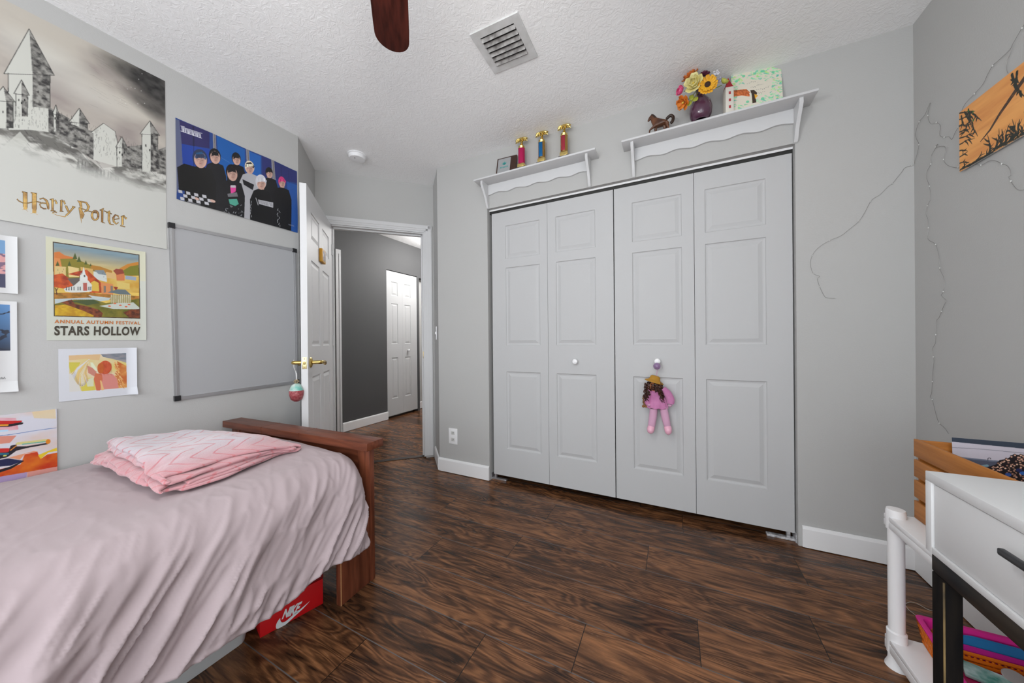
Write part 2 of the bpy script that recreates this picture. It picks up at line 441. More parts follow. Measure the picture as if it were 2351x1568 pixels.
def ribbon(bm, pts, w, to3, mi=0):
    P = [Vector((*p, 0)) for p in pts]; n = len(P); ws = w if isinstance(w, (list, tuple)) else [w] * n; prev = None
    for i in range(n):
        d = P[min(i + 1, n - 1)] - P[max(i - 1, 0)]; d.normalize(); s = Vector((-d.y, d.x, 0)) * ws[i] / 2
        a, b = bm.verts.new(to3(*(P[i] + s)[:2])), bm.verts.new(to3(*(P[i] - s)[:2]))
        if prev: bm.faces.new((prev[0], prev[1], b, a)).material_index = mi
        prev = (a, b)
def flat(bm, pts, to3, mi=0):
    bm.faces.new([bm.verts.new(to3(*p)) for p in pts]).material_index = mi
# ================================================================== THE ROOM
LX, RX, CYW, BKY = -2.35, 1.007, 2.182, -1.35
s2 = math.sqrt(0.5)
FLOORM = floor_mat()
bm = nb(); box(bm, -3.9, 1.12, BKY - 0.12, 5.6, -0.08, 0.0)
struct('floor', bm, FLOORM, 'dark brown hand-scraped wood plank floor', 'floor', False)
LOC_f = None
bm = nb(); box(bm, -3.9, 1.12, BKY - 0.12, 5.6, CEIL, CEIL + 0.1)
struct('ceiling', bm, ceiling_mat(), 'white ceiling with knockdown texture', 'ceiling', False)

def wall(name, polys, m, label):
    bm = nb()
    for pts, z0, z1 in polys: prism(bm, pts, z0, z1)
    return struct(name, bm, m, label, 'wall', False)
R4 = lambda x0, x1, y0, y1: [(x0, y0), (x1, y0), (x1, y1), (x0, y1)]
wall('wall_left', [([(LX, BKY), (LX, 1.40), (LX - .1, 1.3586), (LX - .1, BKY)], 0, CEIL)], WALL, 'light grey wall behind the bed, hung with posters')
wall('wall_nook_left', [([(-2.35, 1.40), (-2.685, 1.735), (-2.8264, 1.735), (-2.45, 1.3586)], 0, CEIL)], WALL, 'short angled grey wall behind the open door')
def D(t, o=0.0):   # along the doorway wall: t from its left corner, o outward (towards the hall)
    return (-2.685 + t * s2 - o * s2, 1.735 + t * s2 + o * s2)
T0, T1, DH = 0.100, 0.885, 2.088
wall('wall_doorway', [([D(0), D(T0), D(T0, .1), D(0, .1)], 0, CEIL), ([D(T1), (-2.0, 2.42), (-2.0, 2.5614), D(T1, .1)], 0, CEIL),
                      ([D(T0), D(T1), D(T1, .1), D(T0, .1)], DH, CEIL)], WALL, 'light grey wall around the bedroom doorway')
wall('wall_nook_right', [([(-2.0, 2.42), (-1.76, CYW), (-1.7186, CYW + .1), (-2.0, 2.5614)], 0, CEIL)], WALL, 'narrow angled grey wall beside the doorway')
OX0, OX1, OZ = -1.278, 0.578, 2.0955
wall('wall_closet', [([(-1.76, CYW), (OX0, CYW), (OX0, CYW + .1), (-1.7186, CYW + .1)], 0, CEIL), (R4(OX1, RX + .1, CYW, CYW + .1), 0, CEIL),
                     (R4(OX0, OX1, CYW, CYW + .1), OZ, CEIL)], WALL, 'light grey wall with the closet opening')
wall('wall_closet_inside', [(R4(-1.72, RX + .1, 2.86, 2.92), 0, CEIL), (R4(-1.78, -1.7186, 2.2822, 2.92), 0, CEIL), (R4(RX + .1, RX + .16, 2.2822, 2.92), 0, CEIL)], WALL, 'grey wall inside the closet')
vy0, vy1, vz0, vz1 = FILLWIN
wall('wall_right', [(R4(RX, RX + .1, BKY, vy0), 0, CEIL), (R4(RX, RX + .1, vy1, CYW), 0, CEIL), (R4(RX, RX + .1, vy0, vy1), 0, vz0), (R4(RX, RX + .1, vy0, vy1), vz1, CEIL)], WALL, 'light grey wall beside the white desk')
wx0, wx1, wz0, wz1 = WIN
wall('wall_back', [(R4(LX - .1, wx0, BKY - .1, BKY), 0, CEIL), (R4(wx1, RX + .1, BKY - .1, BKY), 0, CEIL), (R4(wx0, wx1, BKY - .1, BKY), 0, wz0), (R4(wx0, wx1, BKY - .1, BKY), wz1, CEIL)], WALL, 'light grey wall with the window, behind the camera')
HX = -3.54
wall('wall_hall_left', [(R4(HX - .1, HX, 1.2, 3.283), 0, CEIL), (R4(HX - .1, HX, 3.283, 3.885), 2.075, CEIL), (R4(HX - .1, HX, 3.885, 3.925), 0, CEIL),
                        (R4(HX - .1, HX, 3.925, 5.0), 2.06, CEIL), (R4(HX - .1, HX, 4.95, 5.3), 0, CEIL)], HALLDARK, 'charcoal grey hallway wall')
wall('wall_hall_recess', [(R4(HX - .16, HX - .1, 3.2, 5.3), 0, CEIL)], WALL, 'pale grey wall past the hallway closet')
wall('wall_hall_far', [(R4(HX, -1.7, 5.2, 5.3), 0, CEIL)], WALL, 'pale grey wall at the end of the hallway')
wall('wall_hall_right', [(R4(-2.0, -1.9, 2.60, 5.2), 0, CEIL)], WALL, 'pale grey wall on the right of the hallway')
wall('wall_hall_near', [(R4(HX, LX - .1, 1.1, 1.2), 0, CEIL)], HALLDARK, 'charcoal wall at the near end of the hallway')

# window
bm = nb(); fw = 0.05
for a in ((wx0, wx0 + fw, wz0, wz1), (wx1 - fw, wx1, wz0, wz1), (wx0, wx1, wz0, wz0 + fw), (wx0, wx1, wz1 - fw, wz1), ((wx0 + wx1) / 2 - .02, (wx0 + wx1) / 2 + .02, wz0, wz1)):
    box(bm, a[0], a[1], BKY - .08, BKY - .03, a[2], a[3])
w1 = struct('window_1', bm, TRIMW, 'white framed window behind the camera', 'window', False)
gm = bpy.data.materials.new('window_glass'); gm.use_nodes = True
gN = gm.node_tree.nodes; gL = gm.node_tree.links; gN.remove(gN['Principled BSDF'])
gt = gN.new('ShaderNodeBsdfTransparent'); gg = gN.new('ShaderNodeBsdfGlossy'); gx = gN.new('ShaderNodeMixShader'); gx.inputs[0].default_value = 0.05; gg.inputs['Roughness'].default_value = 0.02
gL.new(gt.outputs[0], gx.inputs[1]); gL.new(gg.outputs[0], gx.inputs[2]); gL.new(gx.outputs[0], gN['Material Output'].inputs[0])
bm = nb(); box(bm, wx0 + fw, wx1 - fw, BKY - .058, BKY - .054, wz0 + fw, wz1 - fw); obj('pane', bm, gm, w1, False)

bm = nb()
for a in ((vy0, vy0 + fw, vz0, vz1), (vy1 - fw, vy1, vz0, vz1), (vy0, vy1, vz0, vz0 + fw), (vy0, vy1, vz1 - fw, vz1)):
    box(bm, RX + .03, RX + .08, a[0], a[1], a[2], a[3])
w2 = struct('added_window_2', bm, TRIMW, 'white framed side window added out of view to light the left wall', 'window', False)
bm = nb(); box(bm, RX + .054, RX + .058, vy0 + fw, vy1 - fw, vz0 + fw, vz1 - fw); obj('pane', bm, gm, w2, False)

# baseboards
def baseboard(name, runs, label, h=0.111):
    bm = nb()
    for (p, q) in runs:
        p, q = Vector((*p, 0)), Vector((*q, 0)); d = (q - p).normalized(); n = Vector((0, 0, 1)).cross(d)   # n points into the room
        L_ = (q - p).length; M = frame(p, d, n, (0, 0, 1))
        prof = [(0.0015, 0.004), (0.014, 0.004), (0.014, h - .014), (0.010, h - .003), (0.004, h), (0.0015, h)]
        a = [bm.verts.new(M @ Vector((0, y, z))) for y, z in prof]; b = [bm.verts.new(M @ Vector((L_, y, z))) for y, z in prof]
        bm.faces.new(a); bm.faces.new(list(reversed(b)))
        for i in range(len(prof)): bm.faces.new((a[i], b[i], b[(i + 1) % 6], a[(i + 1) % 6]))
    return struct(name, bm, TRIMW, label, 'baseboard', False)
baseboard('baseboard_left', [((LX, 1.40), (LX, BKY)), ((-2.685, 1.735), (-2.35, 1.40))], 'white baseboard behind the bed')
baseboard('baseboard_closet', [((OX0, CYW), (-1.76, CYW)), ((-1.76, CYW), (-1.972, 2.394))], 'white baseboard left of the closet, under the outlet')
baseboard('baseboard_closet_right', [((RX - .002, CYW), (0.5925, CYW))], 'white baseboard right of the closet')
baseboard('baseboard_right', [((RX, BKY), (RX, CYW - .002))], 'white baseboard under the right wall')
baseboard('baseboard_hall', [((HX, 3.283), (HX, 2.594))], 'white baseboard under the charcoal hallway wall')
baseboard('baseboard_hall_far', [((HX - .1, 5.0), (HX - .1, 3.93))], 'short white baseboard past the hallway closet')

# doorway casing, jamb, threshold
def MD(t0): p = D(t0); return frame((p[0], p[1], 0), (s2, s2, 0), (-s2, s2, 0), (0, 0, 1))    # x along wall, y out to the hall
bm = nb(); M = MD(0)
def casing(bm, M, x0, x1, z0, z1, vertical, inner_low):
    # stepped colonial profile
    w = (x1 - x0) if vertical else (z1 - z0)
    for a, b, d in ((0, .25, .010), (.25, .5, .013), (.5, .92, .017), (.92, 1.0, .012)):
        if not inner_low: a, b = 1 - b, 1 - a
        if vertical: box(bm, x0 + a * w, x0 + b * w, -d, -0.0005, z0, z1, M=M)
        else: box(bm, x0, x1, -d, -0.0005, z0 + a * w, z0 + b * w, M=M)
casing(bm, M, T1 - .006, T1 + .066, .022, DH + .06, True, True)
casing(bm, M, T0 - .066, T0 + .006, .022, DH + .06, True, False)
casing(bm, M, T0 - .066, T1 + .066, DH - .006, DH + .06, False, True)
box(bm, T1 - .016, T1 - .0005, -.002, .1, .012, DH - .001, M=M); box(bm, T0 + .0005, T0 + .016, .002, .1, .012, DH - .001, M=M); box(bm, T0, T1, .002, .1, DH - .016, DH - .0005, M=M)
box(bm, T1 - .028, T1 - .016, .042, .075, .012, DH - .016, M=M); box(bm, T0 + .016, T0 + .028, .042, .075, .012, DH - .016, M=M); box(bm, T0, T1, .042, .075, DH - .028, DH - .016, M=M)
tr = struct('trim_1', bm, CASEW, 'white door casing around the bedroom doorway', 'door frame', False)
bm = nb(); box(bm, T1 - .0185, T1 - .0155, .002, .035, .92, .985, M=M, bev=.001); obj('strike_plate', bm, BRASS, tr, label='small brass strike plate')
bm = nb(); box(bm, T0 + .0, T1 - .0, .025, .075, 0.0005, .006, M=M, bev=.002)
struct('trim_2', bm, mat('dark_threshold', (0.03, 0.018, 0.012), 0.4), 'dark wood threshold strip in the doorway', 'threshold', False)
bm = nb()
box(bm, HX + .0005, HX + .016, 2.515, 2.585, 0.004, 2.17, bev=.004); box(bm, HX + .016, HX + .021, 2.555, 2.58, 0.004, 2.12, bev=.002)
struct('trim_3', bm, CASEW, 'white casing of a door in the hallway', 'door frame', False)

# ---- panel doors
def panel_slab(bm, w, h, th, cols, rows, M, both=False):
    """slab from x 0..w, z 0..h, front face at y=0 (facing -y), back at y=th; moulded panels on cols x rows"""
    def face(yf, sgn):
        xs = sorted({0, w, *[v for c in cols for v in c]}); zs = sorted({0, h, *[v for r in rows for v in r]})
        def quad(p):
            vs = [bm.verts.new(M @ Vector(v)) for v in (p if sgn > 0 else p[::-1])]; bm.faces.new(vs)
        for xa, xb in zip(xs, xs[1:]):
            for za, zb in zip(zs, zs[1:]):
                if any(c[0] <= xa and xb <= c[1] for c in cols) and any(r[0] <= za and zb <= r[1] for r in rows):
                    rings = [(0, 0), (.0035, .0055), (.011, .0075), (.016, .0075), (.036, .0015), (.039, .0015)]
                    pr = None
                    for ins, dep in rings:
                        y = yf + sgn * dep
                        c = [(xa + ins, y, za + ins), (xb - ins, y, za + ins), (xb - ins, y, zb - ins), (xa + ins, y, zb - ins)]
                        if pr:
                            for i in range(4): quad([pr[i], pr[(i + 1) % 4], c[(i + 1) % 4], c[i]])
                        pr = c
                    quad(pr)
                else: quad([(xa, yf, za), (xb, yf, za), (xb, yf, zb), (xa, yf, zb)])
    face(0, 1)
    if both: face(th, -1)
    else: bm.faces.new([bm.verts.new(M @ Vector(v)) for v in ((0, th, 0), (0, th, h), (w, th, h), (w, th, 0))])
    for a, b, c, d in (((0, 0, 0), (0, th, 0), (w, th, 0), (w, 0, 0)), ((0, 0, h), (w, 0, h), (w, th, h), (0, th, h)), ((0, 0, 0), (0, 0, h), (0, th, h), (0, th, 0)), ((w, 0, 0), (w, th, 0), (w, th, h), (w, 0, h))):
        bm.faces.new([bm.verts.new(M @ Vector(v)) for v in (a, b, c, d)])
    bmesh.ops.remove_doubles(bm, verts=bm.verts[:], dist=1e-5)
ROWS = [(.256, .845), (1.044, 1.633), (1.700, 1.952)]
Z0 = .047; HT = 2.060 - Z0
rows = [(a - Z0, b - Z0) for a, b in ROWS]
def bifold(name, leaves, label):
    t = thing(name, ((leaves[0][0] + leaves[1][1]) / 2, 2.2105, Z0), label, 'closet door'); t['kind'] = 'structure'
    for (x0, x1, p0, p1) in leaves:
        bm = nb(); panel_slab(bm, x1 - x0, HT, .034, [(p0 - x0, p1 - x0)], rows, Matrix.Translation((x0, 2.2105, Z0)))
        obj('leaf', bm, DOORW, t, False)
    return t
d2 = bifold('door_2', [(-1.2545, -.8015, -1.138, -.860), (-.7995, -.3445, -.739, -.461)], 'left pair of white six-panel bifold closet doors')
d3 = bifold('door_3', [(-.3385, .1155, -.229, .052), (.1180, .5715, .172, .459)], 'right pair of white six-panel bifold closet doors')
def knob(par, x, z):
    bm = nb(); lathe(bm, [(.0, 0), (.009, 0), (.007, .012), (.009, .016), (.0165, .021), (.0185, .027), (.016, .033), (.009, .0365), (0, .037)], 20, frame((x, 2.2105, z), (1, 0, 0), (0, 0, 1), (0, -1, 0)), cap=False)
    obj('knob', bm, PLASTW, par)
knob(d2, -.6, .933); knob(d3, -.087, .945)
# header track, pivot brackets, hinges
bm = nb(); box(bm, OX0 + .001, OX1 - .001, 2.214, 2.217, 2.0832, OZ - .0005); box(bm, OX0 + .001, OX1 - .001, 2.217, 2.25, OZ - .004, OZ - .0005); box(bm, OX0 + .001, OX1 - .001, 2.248, 2.25, 2.0832, OZ - .004)
struct('trim_4', bm, TRIMW, 'white bifold door track under the closet header', 'door track', False)
bm = nb(); box(bm, OX0 + .001, OX1 - .001, 2.2205, 2.2445, 2.066, 2.0828)  # dark strip standing in for the shade above the door tops
struct('trim_5', bm, mat('shadow_gap_dark', (0.03, 0.03, 0.028), .5, .3), 'dark strip painted in for the shadow gap above the closet doors', 'door track', False)
bm = nb(); box(bm, OX0 + .001, OX0 + .125, 2.218, 2.243, .0006, .0125, bev=.001); box(bm, OX0 + .001, OX0 + .005, 2.205, 2.248, .0006, .05)
box(bm, OX0 + .022, OX0 + .038, 2.222, 2.238, .0125, .046)
tag(obj('pivot_bracket', bm, STEEL), 'metal floor pivot bracket at the left closet door', 'bracket')
bm = nb(); box(bm, OX1 - .125, OX1 - .001, 2.214, 2.243, .0006, .0125, bev=.001); box(bm, OX1 - .005, OX1 - .001, 2.20, 2.248, .0006, .05)
box(bm, OX1 - .038, OX1 - .022, 2.222, 2.238, .0125, .046)
tag(obj('pivot_bracket', bm, mat('paint_splashed_steel', (0.6, 0.6, 0.62), 0.5, 0.3, var=(60, (0.25, 0.25, 0.26), (0.8, 0.8, 0.82)))), 'paint-splashed metal floor pivot bracket at the right closet door', 'bracket')

# ---- open bedroom door (hinged at the left of the doorway, swung into the room)
OT = .083; DTH = .037; DW = .775; DZ0 = .02; DHT = 2.056
p = D(OT + DTH)
Md = frame((p[0] + .004 * s2, p[1] - .004 * s2, DZ0), (s2, -s2, 0), (-s2, -s2, 0), (0, 0, 1))     # x from hinge into the room, y through the slab, front faces along the doorway wall
d1 = thing('door_1', Md @ Vector((DW / 2, DTH / 2, 0)), 'open white six-panel bedroom door with brass lever', 'door'); d1['kind'] = 'structure'
bm = nb(); panel_slab(bm, DW, DHT, DTH, [(.105, .34), (.435, .67)], [(.235, .835), (1.035, 1.60), (1.735, 1.915)], Md, both=True)
obj('leaf', bm, mat('white_bedroom_door_paint', (0.70, 0.70, 0.705), 0.45), d1, False)
def lever(side):
    y = 0 if side > 0 else DTH; sg = -1 if side > 0 else 1
    xk = DW - .062; z = .952 - DZ0
    bm = nb()
    lathe(bm, [(.033, 0), (.034, .003), (.030, .007), (.022, .010), (.013, .013)], 24, Md @ frame((xk, y, z), (1, 0, 0), (0, 0, 1), (0, sg, 0)))
    path = [(xk, y, z), (xk, y + sg * .03, z), (xk, y + sg * .052, z), (xk - .012, y + sg * .062, z), (xk - .05, y + sg * .064, z - .001), (xk - .085, y + sg * .064, z - .003), (xk - .11, y + sg * .062, z - .010), (xk - .123, y + sg * .058, z - .016)]
    pp = catmull([Md @ Vector(v) for v in path], 5)
    n = len(pp); rr = [.0105 + (.0015 if i < n * .4 else 0) - .003 * max(0, (i / n - .55)) for i in range(n)]
    tube(bm, pp, rr, 12); ellipsoid(bm, pp[-1], (.0105, .0105, .0105), 12)
    obj('lever_handle', bm, BRASS, d1)
lever(1); lever(-1)
bm = nb(); z = .952 - DZ0
box(bm, DW, DW + .0022, .006, DTH - .006, z - .036, z + .036, bev=.001, M=Md)
obj('latch_plate', bm, mat('pale_brass', (0.78, 0.68, 0.36), 0.35, 0.9), d1)
bm = nb(); box(bm, DW + .0022, DW + .009, .012, DTH - .012, z - .009, z + .009, bev=.003, M=Md)
for dz in (-.026, .026): box(bm, DW + .0022, DW + .0034, .0155, .0215, z + dz - .003, z + dz + .003, bev=.001, M=Md)
obj('latch_bolt', bm, mat('aged_brass', (0.42, 0.32, 0.12), 0.4, 0.9), d1)
bm = nb()
for zz in (.25, 1.03, 1.80):
    lathe(bm, [(.006, 0), (.006, .09)], 10, Md @ Matrix.Translation((-.003, -.003, zz)))
obj('hinge', bm, CASEW, d1)

# hallway closet door
d4 = thing('door_4', (HX - .02, 3.584, .03), 'white six-panel bifold door in the charcoal hallway wall', 'door'); d4['kind'] = 'structure'
for y0, y1, c in ((3.285, 3.583, (.087, .207)), (3.584, 3.882, (.040, .165))):
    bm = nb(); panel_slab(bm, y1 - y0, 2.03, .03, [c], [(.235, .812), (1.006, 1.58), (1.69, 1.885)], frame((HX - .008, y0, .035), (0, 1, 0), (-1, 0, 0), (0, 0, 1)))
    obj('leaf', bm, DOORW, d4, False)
bm = nb(); lathe(bm, [(0, 0), (.009, 0), (.008, .012), (.016, .022), (.018, .028), (.010, .036), (0, .037)], 16, frame((HX - .008, 3.682, .944), (0, 1, 0), (0, 0, 1), (1, 0, 0)), cap=False)
obj('knob', bm, PLASTW, d4)
OBK = 1.0
# ================================================================== POSTERS ON THE LEFT WALL
def LW(px, py):
    p = onX(px, py, LX); return (p.y, p.z)
def via(f): return lambda x, y: LW(*f(x, y))
left3 = lambda a, z, d: (LX + 0.0012 + d, a, z)
lv = lambda off: (lambda y, z: (LX + off, y, z))
def nz(sx, sz, seed, lo, hi, c0, c1):
    c0, c1 = np.array(c0), np.array(c1)
    def f(A, Z):
        v = np.clip((fbm(A * sx, Z * sz, seed) - lo) / (hi - lo), 0, 1)[..., None]
        return c0 * (1 - v) + c1 * v
    return f

# --- large castle poster (a plain invented castle, ink and wash)
c1 = crop(0, 0, 2.614)
A = Art(.118, .7305, 1.5705, 2.441, .0017, ob(194, 194, 188), via(c1))
sky = nz(5, 9, 3, .3, .7, ob(150, 140, 135), ob(190, 183, 172))
Wd = A.Z
A.put((slice(0, A.H), slice(0, A.W)), np.clip((Wd - 1.86) / .1, 0, 1), sky)
A.ell((250, 330), .09, .05, ob(205, 203, 195), .7, soft=.8)
A.ell((520, 560), .11, .045, ob(196, 192, 184), .7, soft=.8)
# dark storm cloud, upper right
dark = nz(40, 60, 5, .25, .85, ob(20, 20, 20), ob(70, 68, 66))
for q, ra, rz, al in (((930, 500), .06, .05, .9), ((880, 500), .08, .045, .85), ((900, 430), .085, .055, .9), ((800, 460), .075, .04, .7), ((940, 560), .07, .07, .85), ((700, 400), .06, .045, .5), ((860, 620), .07, .035, .7), ((970, 660), .045, .06, .7)):
    A.ell(q, ra, rz, dark, al, rot=-.5, soft=.6)
for i in range(60):
    x, y = random.uniform(520, 980), random.uniform(300, 640); l = random.uniform(25, 80)
    A.line([(x, y), (x + l, y + l * .52 + random.uniform(-8, 8))], .0008, ob(60, 58, 56), .4)
for i in range(10): A.ell((random.uniform(720, 970), random.uniform(440, 640)), .0013, .0013, ob(220, 220, 215))
ink = ob(34, 33, 32); pale = ob(198, 198, 190); mid = nz(90, 90, 9, .3, .7, ob(48, 46, 46), ob(150, 148, 142)); wash = nz(30, 50, 12, .35, .65, ob(105, 103, 98), ob(200, 199, 192))
# crag
A.poly([(-180, 740), (60, 740), (170, 770), (330, 800), (470, 900), (600, 1010), (700, 1000), (820, 1000), (1000, 1050), (1000, 1160), (800, 1130), (700, 1170), (600, 1100), (420, 1060), (200, 1010), (0, 1000), (-180, 1020)], wash)
for i in range(150):
    x = random.uniform(-100, 950); y = 770 + max(0, x - 200) * .33 + random.uniform(0, 170); l = random.uniform(15, 60)
    A.line([(x, y), (x + l * .7, y + l * random.uniform(.3, 1.0))], random.uniform(.0008, .0025), ob(60, 58, 56), random.uniform(.3, .8))
A.poly([(0, 900), (120, 790), (170, 850), (90, 960), (-60, 990)], pale, .7)
A.poly([(380, 880), (470, 900), (600, 1050), (650, 1120), (560, 1060)], ob(70, 68, 66), .5)
def tower(x0, x1, yb, yt, ya, shade=.45, over=12):
    A.poly([(x0, yb), (x0, yt), (x1, yt), (x1, yb)], pale)
    xs = x0 + (x1 - x0) * (1 - shade); A.poly([(xs, yb), (xs, yt), (x1, yt), (x1, yb)], mid)
    xm = (x0 + x1) / 2
    A.poly([(x0 - over, yt + 4), (xm, ya), (x1 + over, yt + 14)], pale); A.poly([(xs, yt + 10), (xm, ya), (x1 + over, yt + 14)], mid)
    for L_ in ([(x0 - over, yt + 4), (xm, ya), (x1 + over, yt + 14), (x0 - over, yt + 4)], [(x0, yt), (x0, yb)], [(x1, yt + 10), (x1, yb)]): A.line(L_, .0018, ink)
    for k in range(3):
        wx = x0 + (x1 - x0) * (.2 + .25 * k); wy = yt + (yb - yt) * (.35 + .12 * (k % 2)); A.poly([(wx, wy), (wx, wy - 14), (wx + 8, wy - 14), (wx + 8, wy)], ink)
tower(50, 300, 780, 440, 175, .42, 26); tower(95, 165, 700, 560, 480, .5); tower(-40, 80, 770, 600, 520, .35)
A.poly([(180, 780), (180, 640), (350, 660), (350, 800)], pale); A.poly([(290, 790), (290, 640), (430, 720), (430, 870), (350, 830)], mid)
tower(425, 525, 890, 730, 650, .5); tower(320, 350, 790, 680, 630, .5, 6)
A.poly([(350, 830), (350, 720), (560, 790), (560, 960)], mid); A.poly([(560, 960), (560, 790), (700, 850), (700, 1000)], pale)
A.poly([(545, 795), (620, 740), (690, 790), (705, 860)], pale); A.line([(545, 795), (620, 740), (690, 790), (705, 860)], .0018, ink)
tower(700, 760, 1000, 880, 820, .5, 8); A.poly([(760, 1000), (760, 880), (860, 870), (860, 1020)], mid)
tower(850, 945, 1030, 800, 725, .45, 12); A.poly([(940, 1040), (940, 900), (1000, 880), (1000, 1050)], mid)
for i in range(420):
    x = random.uniform(60, 980); y0 = 620 + max(0, x - 200) * .40; y = y0 + random.uniform(-20, 150); l = random.uniform(6, 22)
    A.line([(x, y), (x + random.uniform(-3, 3), y + l)], .0009, ink, random.uniform(.3, .9))
for i in range(12):     # pines in front of the wall
    x = 470 + i * 22 + random.uniform(-6, 6); y = 945 + i * 10
    A.poly([(x - 12, y + 70), (x, y), (x + 12, y + 74)], nz(120, 120, i, .3, .7, ink, ob(110, 108, 104)), .85)
# mist and blank foot
A.put((slice(0, A.H), slice(0, A.W)), np.clip((1.90 - A.Z + .05 * (fbm(A.A * 14, A.Z * 14, 8) - .5)) / .06, 0, 1), ob(194, 194, 188))
t = thing('castle_poster', (LX + .001, .425, 1.571), 'large black and white castle poster with gold lettering', 'poster')
sheet('poster_sheet', A, left3, VCOL, t, bend=lambda a, z: .004 * np.exp(-(z - 1.571) / .03))
bm = nb(); zl = crop(20, 420, 8.107)
def H3(off): return lambda x, y: (lambda p: (LX + off, p[0], p[1]))(LW(*zl(x, y)))
for w_, col in ((0, 0), (1, 1)):
    T = H3(.0022 + .0004 * w_); g = 10 if w_ == 0 else -6
    def st(p, w): ribbon(bm, [(x, y) for x, y in p], [max(3, (w if not isinstance(w, list) else w[i]) + g) for i in range(len(p))], T, mi=w_)
    st([(303, 180), (305, 345), (307, 495)], 76); st([(474, 195), (474, 380), (474, 560)], 80)
    st([(243, 166), (348, 188)], 14); st([(407, 182), (524, 204)], 14); st([(243, 498), (300, 495), (358, 533)], 12); st([(402, 568), (470, 558), (552, 603)], 12)
    st(catmull([(150, 300, 0), (190, 340, 0), (260, 372, 0), (340, 380, 0), (430, 360, 0), (520, 350, 0), (600, 365, 0)], 4) if False else [(150, 300), (190, 340), (260, 372), (340, 380), (430, 360), (520, 350), (600, 365)], 12)
    st([(570, 302), (640, 285), (700, 330), (725, 400), (735, 480), (750, 488)], [16, 16, 34, 44, 30, 10]); st([(700, 480), (650, 482), (595, 450), (575, 395), (620, 372), (700, 385)], 16)
    st([(812, 305), (815, 515)], 36); st([(775, 518), (870, 526)], 10); st([(760, 312), (835, 298)], 12); st([(830, 345), (865, 322), (892, 390)], [12, 24, 30])
    st([(977, 325), (972, 525)], 34); st([(945, 527), (1017, 532)], 10); st([(950, 330), (1000, 320)], 10); st([(985, 355), (1020, 335), (1047, 398)], [12, 22, 26])
    st([(1062, 432), (1110, 535)], 32); st([(1212, 446), (1130, 545), (1042, 632)], 26); st([(1045, 428), (1090, 442)], 12); st([(1175, 440), (1238, 456)], 14); st([(1045, 634), (900, 604), (810, 562)], [20, 16, 14]); st([(800, 568), (850, 540), (895, 552)], 12)
    flat(bm, [(1272, 328), (1350, 350), (1362, 460), (1345, 480), (1400, 590), (1372, 660), (1352, 640), (1350, 778), (1318, 560), (1300, 462), (1330, 470), (1312, 380)] if w_ else [(1266, 322), (1356, 344), (1368, 460), (1352, 480), (1408, 590), (1374, 672), (1356, 650), (1346, 786), (1312, 562), (1294, 456), (1322, 466), (1306, 380)], T, w_)
    st([(1330, 346), (1440, 368), (1485, 445), (1460, 515), (1400, 540)], [16, 24, 44, 30, 12]); st([(1308, 466), (1420, 500), (1462, 520)], 12)
    st([(1605 + 60 * math.cos(k * PI / 8), 605 + 85 * math.sin(k * PI / 8)) for k in range(17)], [22 + 12 * abs(math.cos(k * PI / 8)) for k in range(17)]); st([(1480, 525), (1560, 545), (1645, 562)], 12)
    st([(1690, 512), (1768, 478)], 14); st([(1738, 498), (1736, 735)], 34); st([(1736, 732), (1790, 756)], 12)
    st([(1865, 535), (1860, 700), (1890, 775), (1960, 786)], [36, 34, 24, 12]); st([(1815, 562), (1878, 522)], 12); st([(1770, 520), (1917, 580)], 11)
    st([(1950, 682), (2055, 665), (2028, 612), (1980, 596), (1942, 650), (1952, 720), (2000, 766), (2042, 735)], [12, 12, 20, 20, 34, 30, 18, 12])
    st([(2115, 618), (2115, 785)], 34); st([(2070, 792), (2166, 822)], 12); st([(2085, 632), (2152, 604)], 12); st([(2138, 622), (2190, 668)], [14, 32])
obj('lettering', bm, [mat('lettering_brown', (0.10, 0.045, 0.015), 0.5), mat('lettering_gold', (0.5, 0.3, 0.06), 0.45, var=(30, (0.22, 0.09, 0.02), (0.72, 0.46, 0.12)))], t, False, label='gold and brown lettering')

# --- boy-band poster
zb = crop(390, 260, 5.6)
K = Art(.7685, 1.3895, 1.8455, 2.275, .0014, ob(36, 66, 130), via(zb))
K.poly([(60, 60), (70, 80), (135, 100), (190, 700), (60, 1100)], ob(90, 96, 125)); K.poly([(120, 90), (500, 250), (500, 460), (150, 400)], ob(44, 40, 92))
K.poly([(285, 170), (305, 175), (312, 440), (292, 440)], ob(26, 24, 60))
K.poly([(150, 395), (500, 470), (520, 900), (170, 900)], ob(28, 62, 150)); K.poly([(590, 290), (960, 470), (960, 900), (640, 900)], ob(26, 92, 168)); K.poly([(1005, 490), (1160, 560), (1160, 1000), (1005, 1000)], ob(28, 92, 170))
K.poly([(1170, 550), (1620, 750), (1640, 900), (1180, 820)], ob(42, 48, 108)); K.poly([(1500, 880), (1640, 930), (1640, 1540), (1500, 1500)], ob(36, 84, 160))
for x in (540, 975, 1290): K.poly([(x, 240 + (x - 540) * .46), (x + 38, 255 + (x - 540) * .46), (x + 60, 900), (x + 20, 900)], ob(140, 140, 148)); K.poly([(x + 20, 248 + (x - 540) * .46), (x + 27, 252 + (x - 540) * .46), (x + 46, 900), (x + 38, 900)], ob(100, 84, 70))
for i in range(40): K.line([(random.uniform(480, 1600), random.uniform(950, 1500)), (random.uniform(480, 1600), random.uniform(950, 1500))], .0016, ob(44, 46, 60), .35)
for x in (300, 1420, 1520): K.line([(x, 200 + (x - 300) * .44), (x + 8, 900)], .002, ob(24, 26, 70))
K.line([(620, 560), (760, 640)], .0012, ob(110, 150, 200))
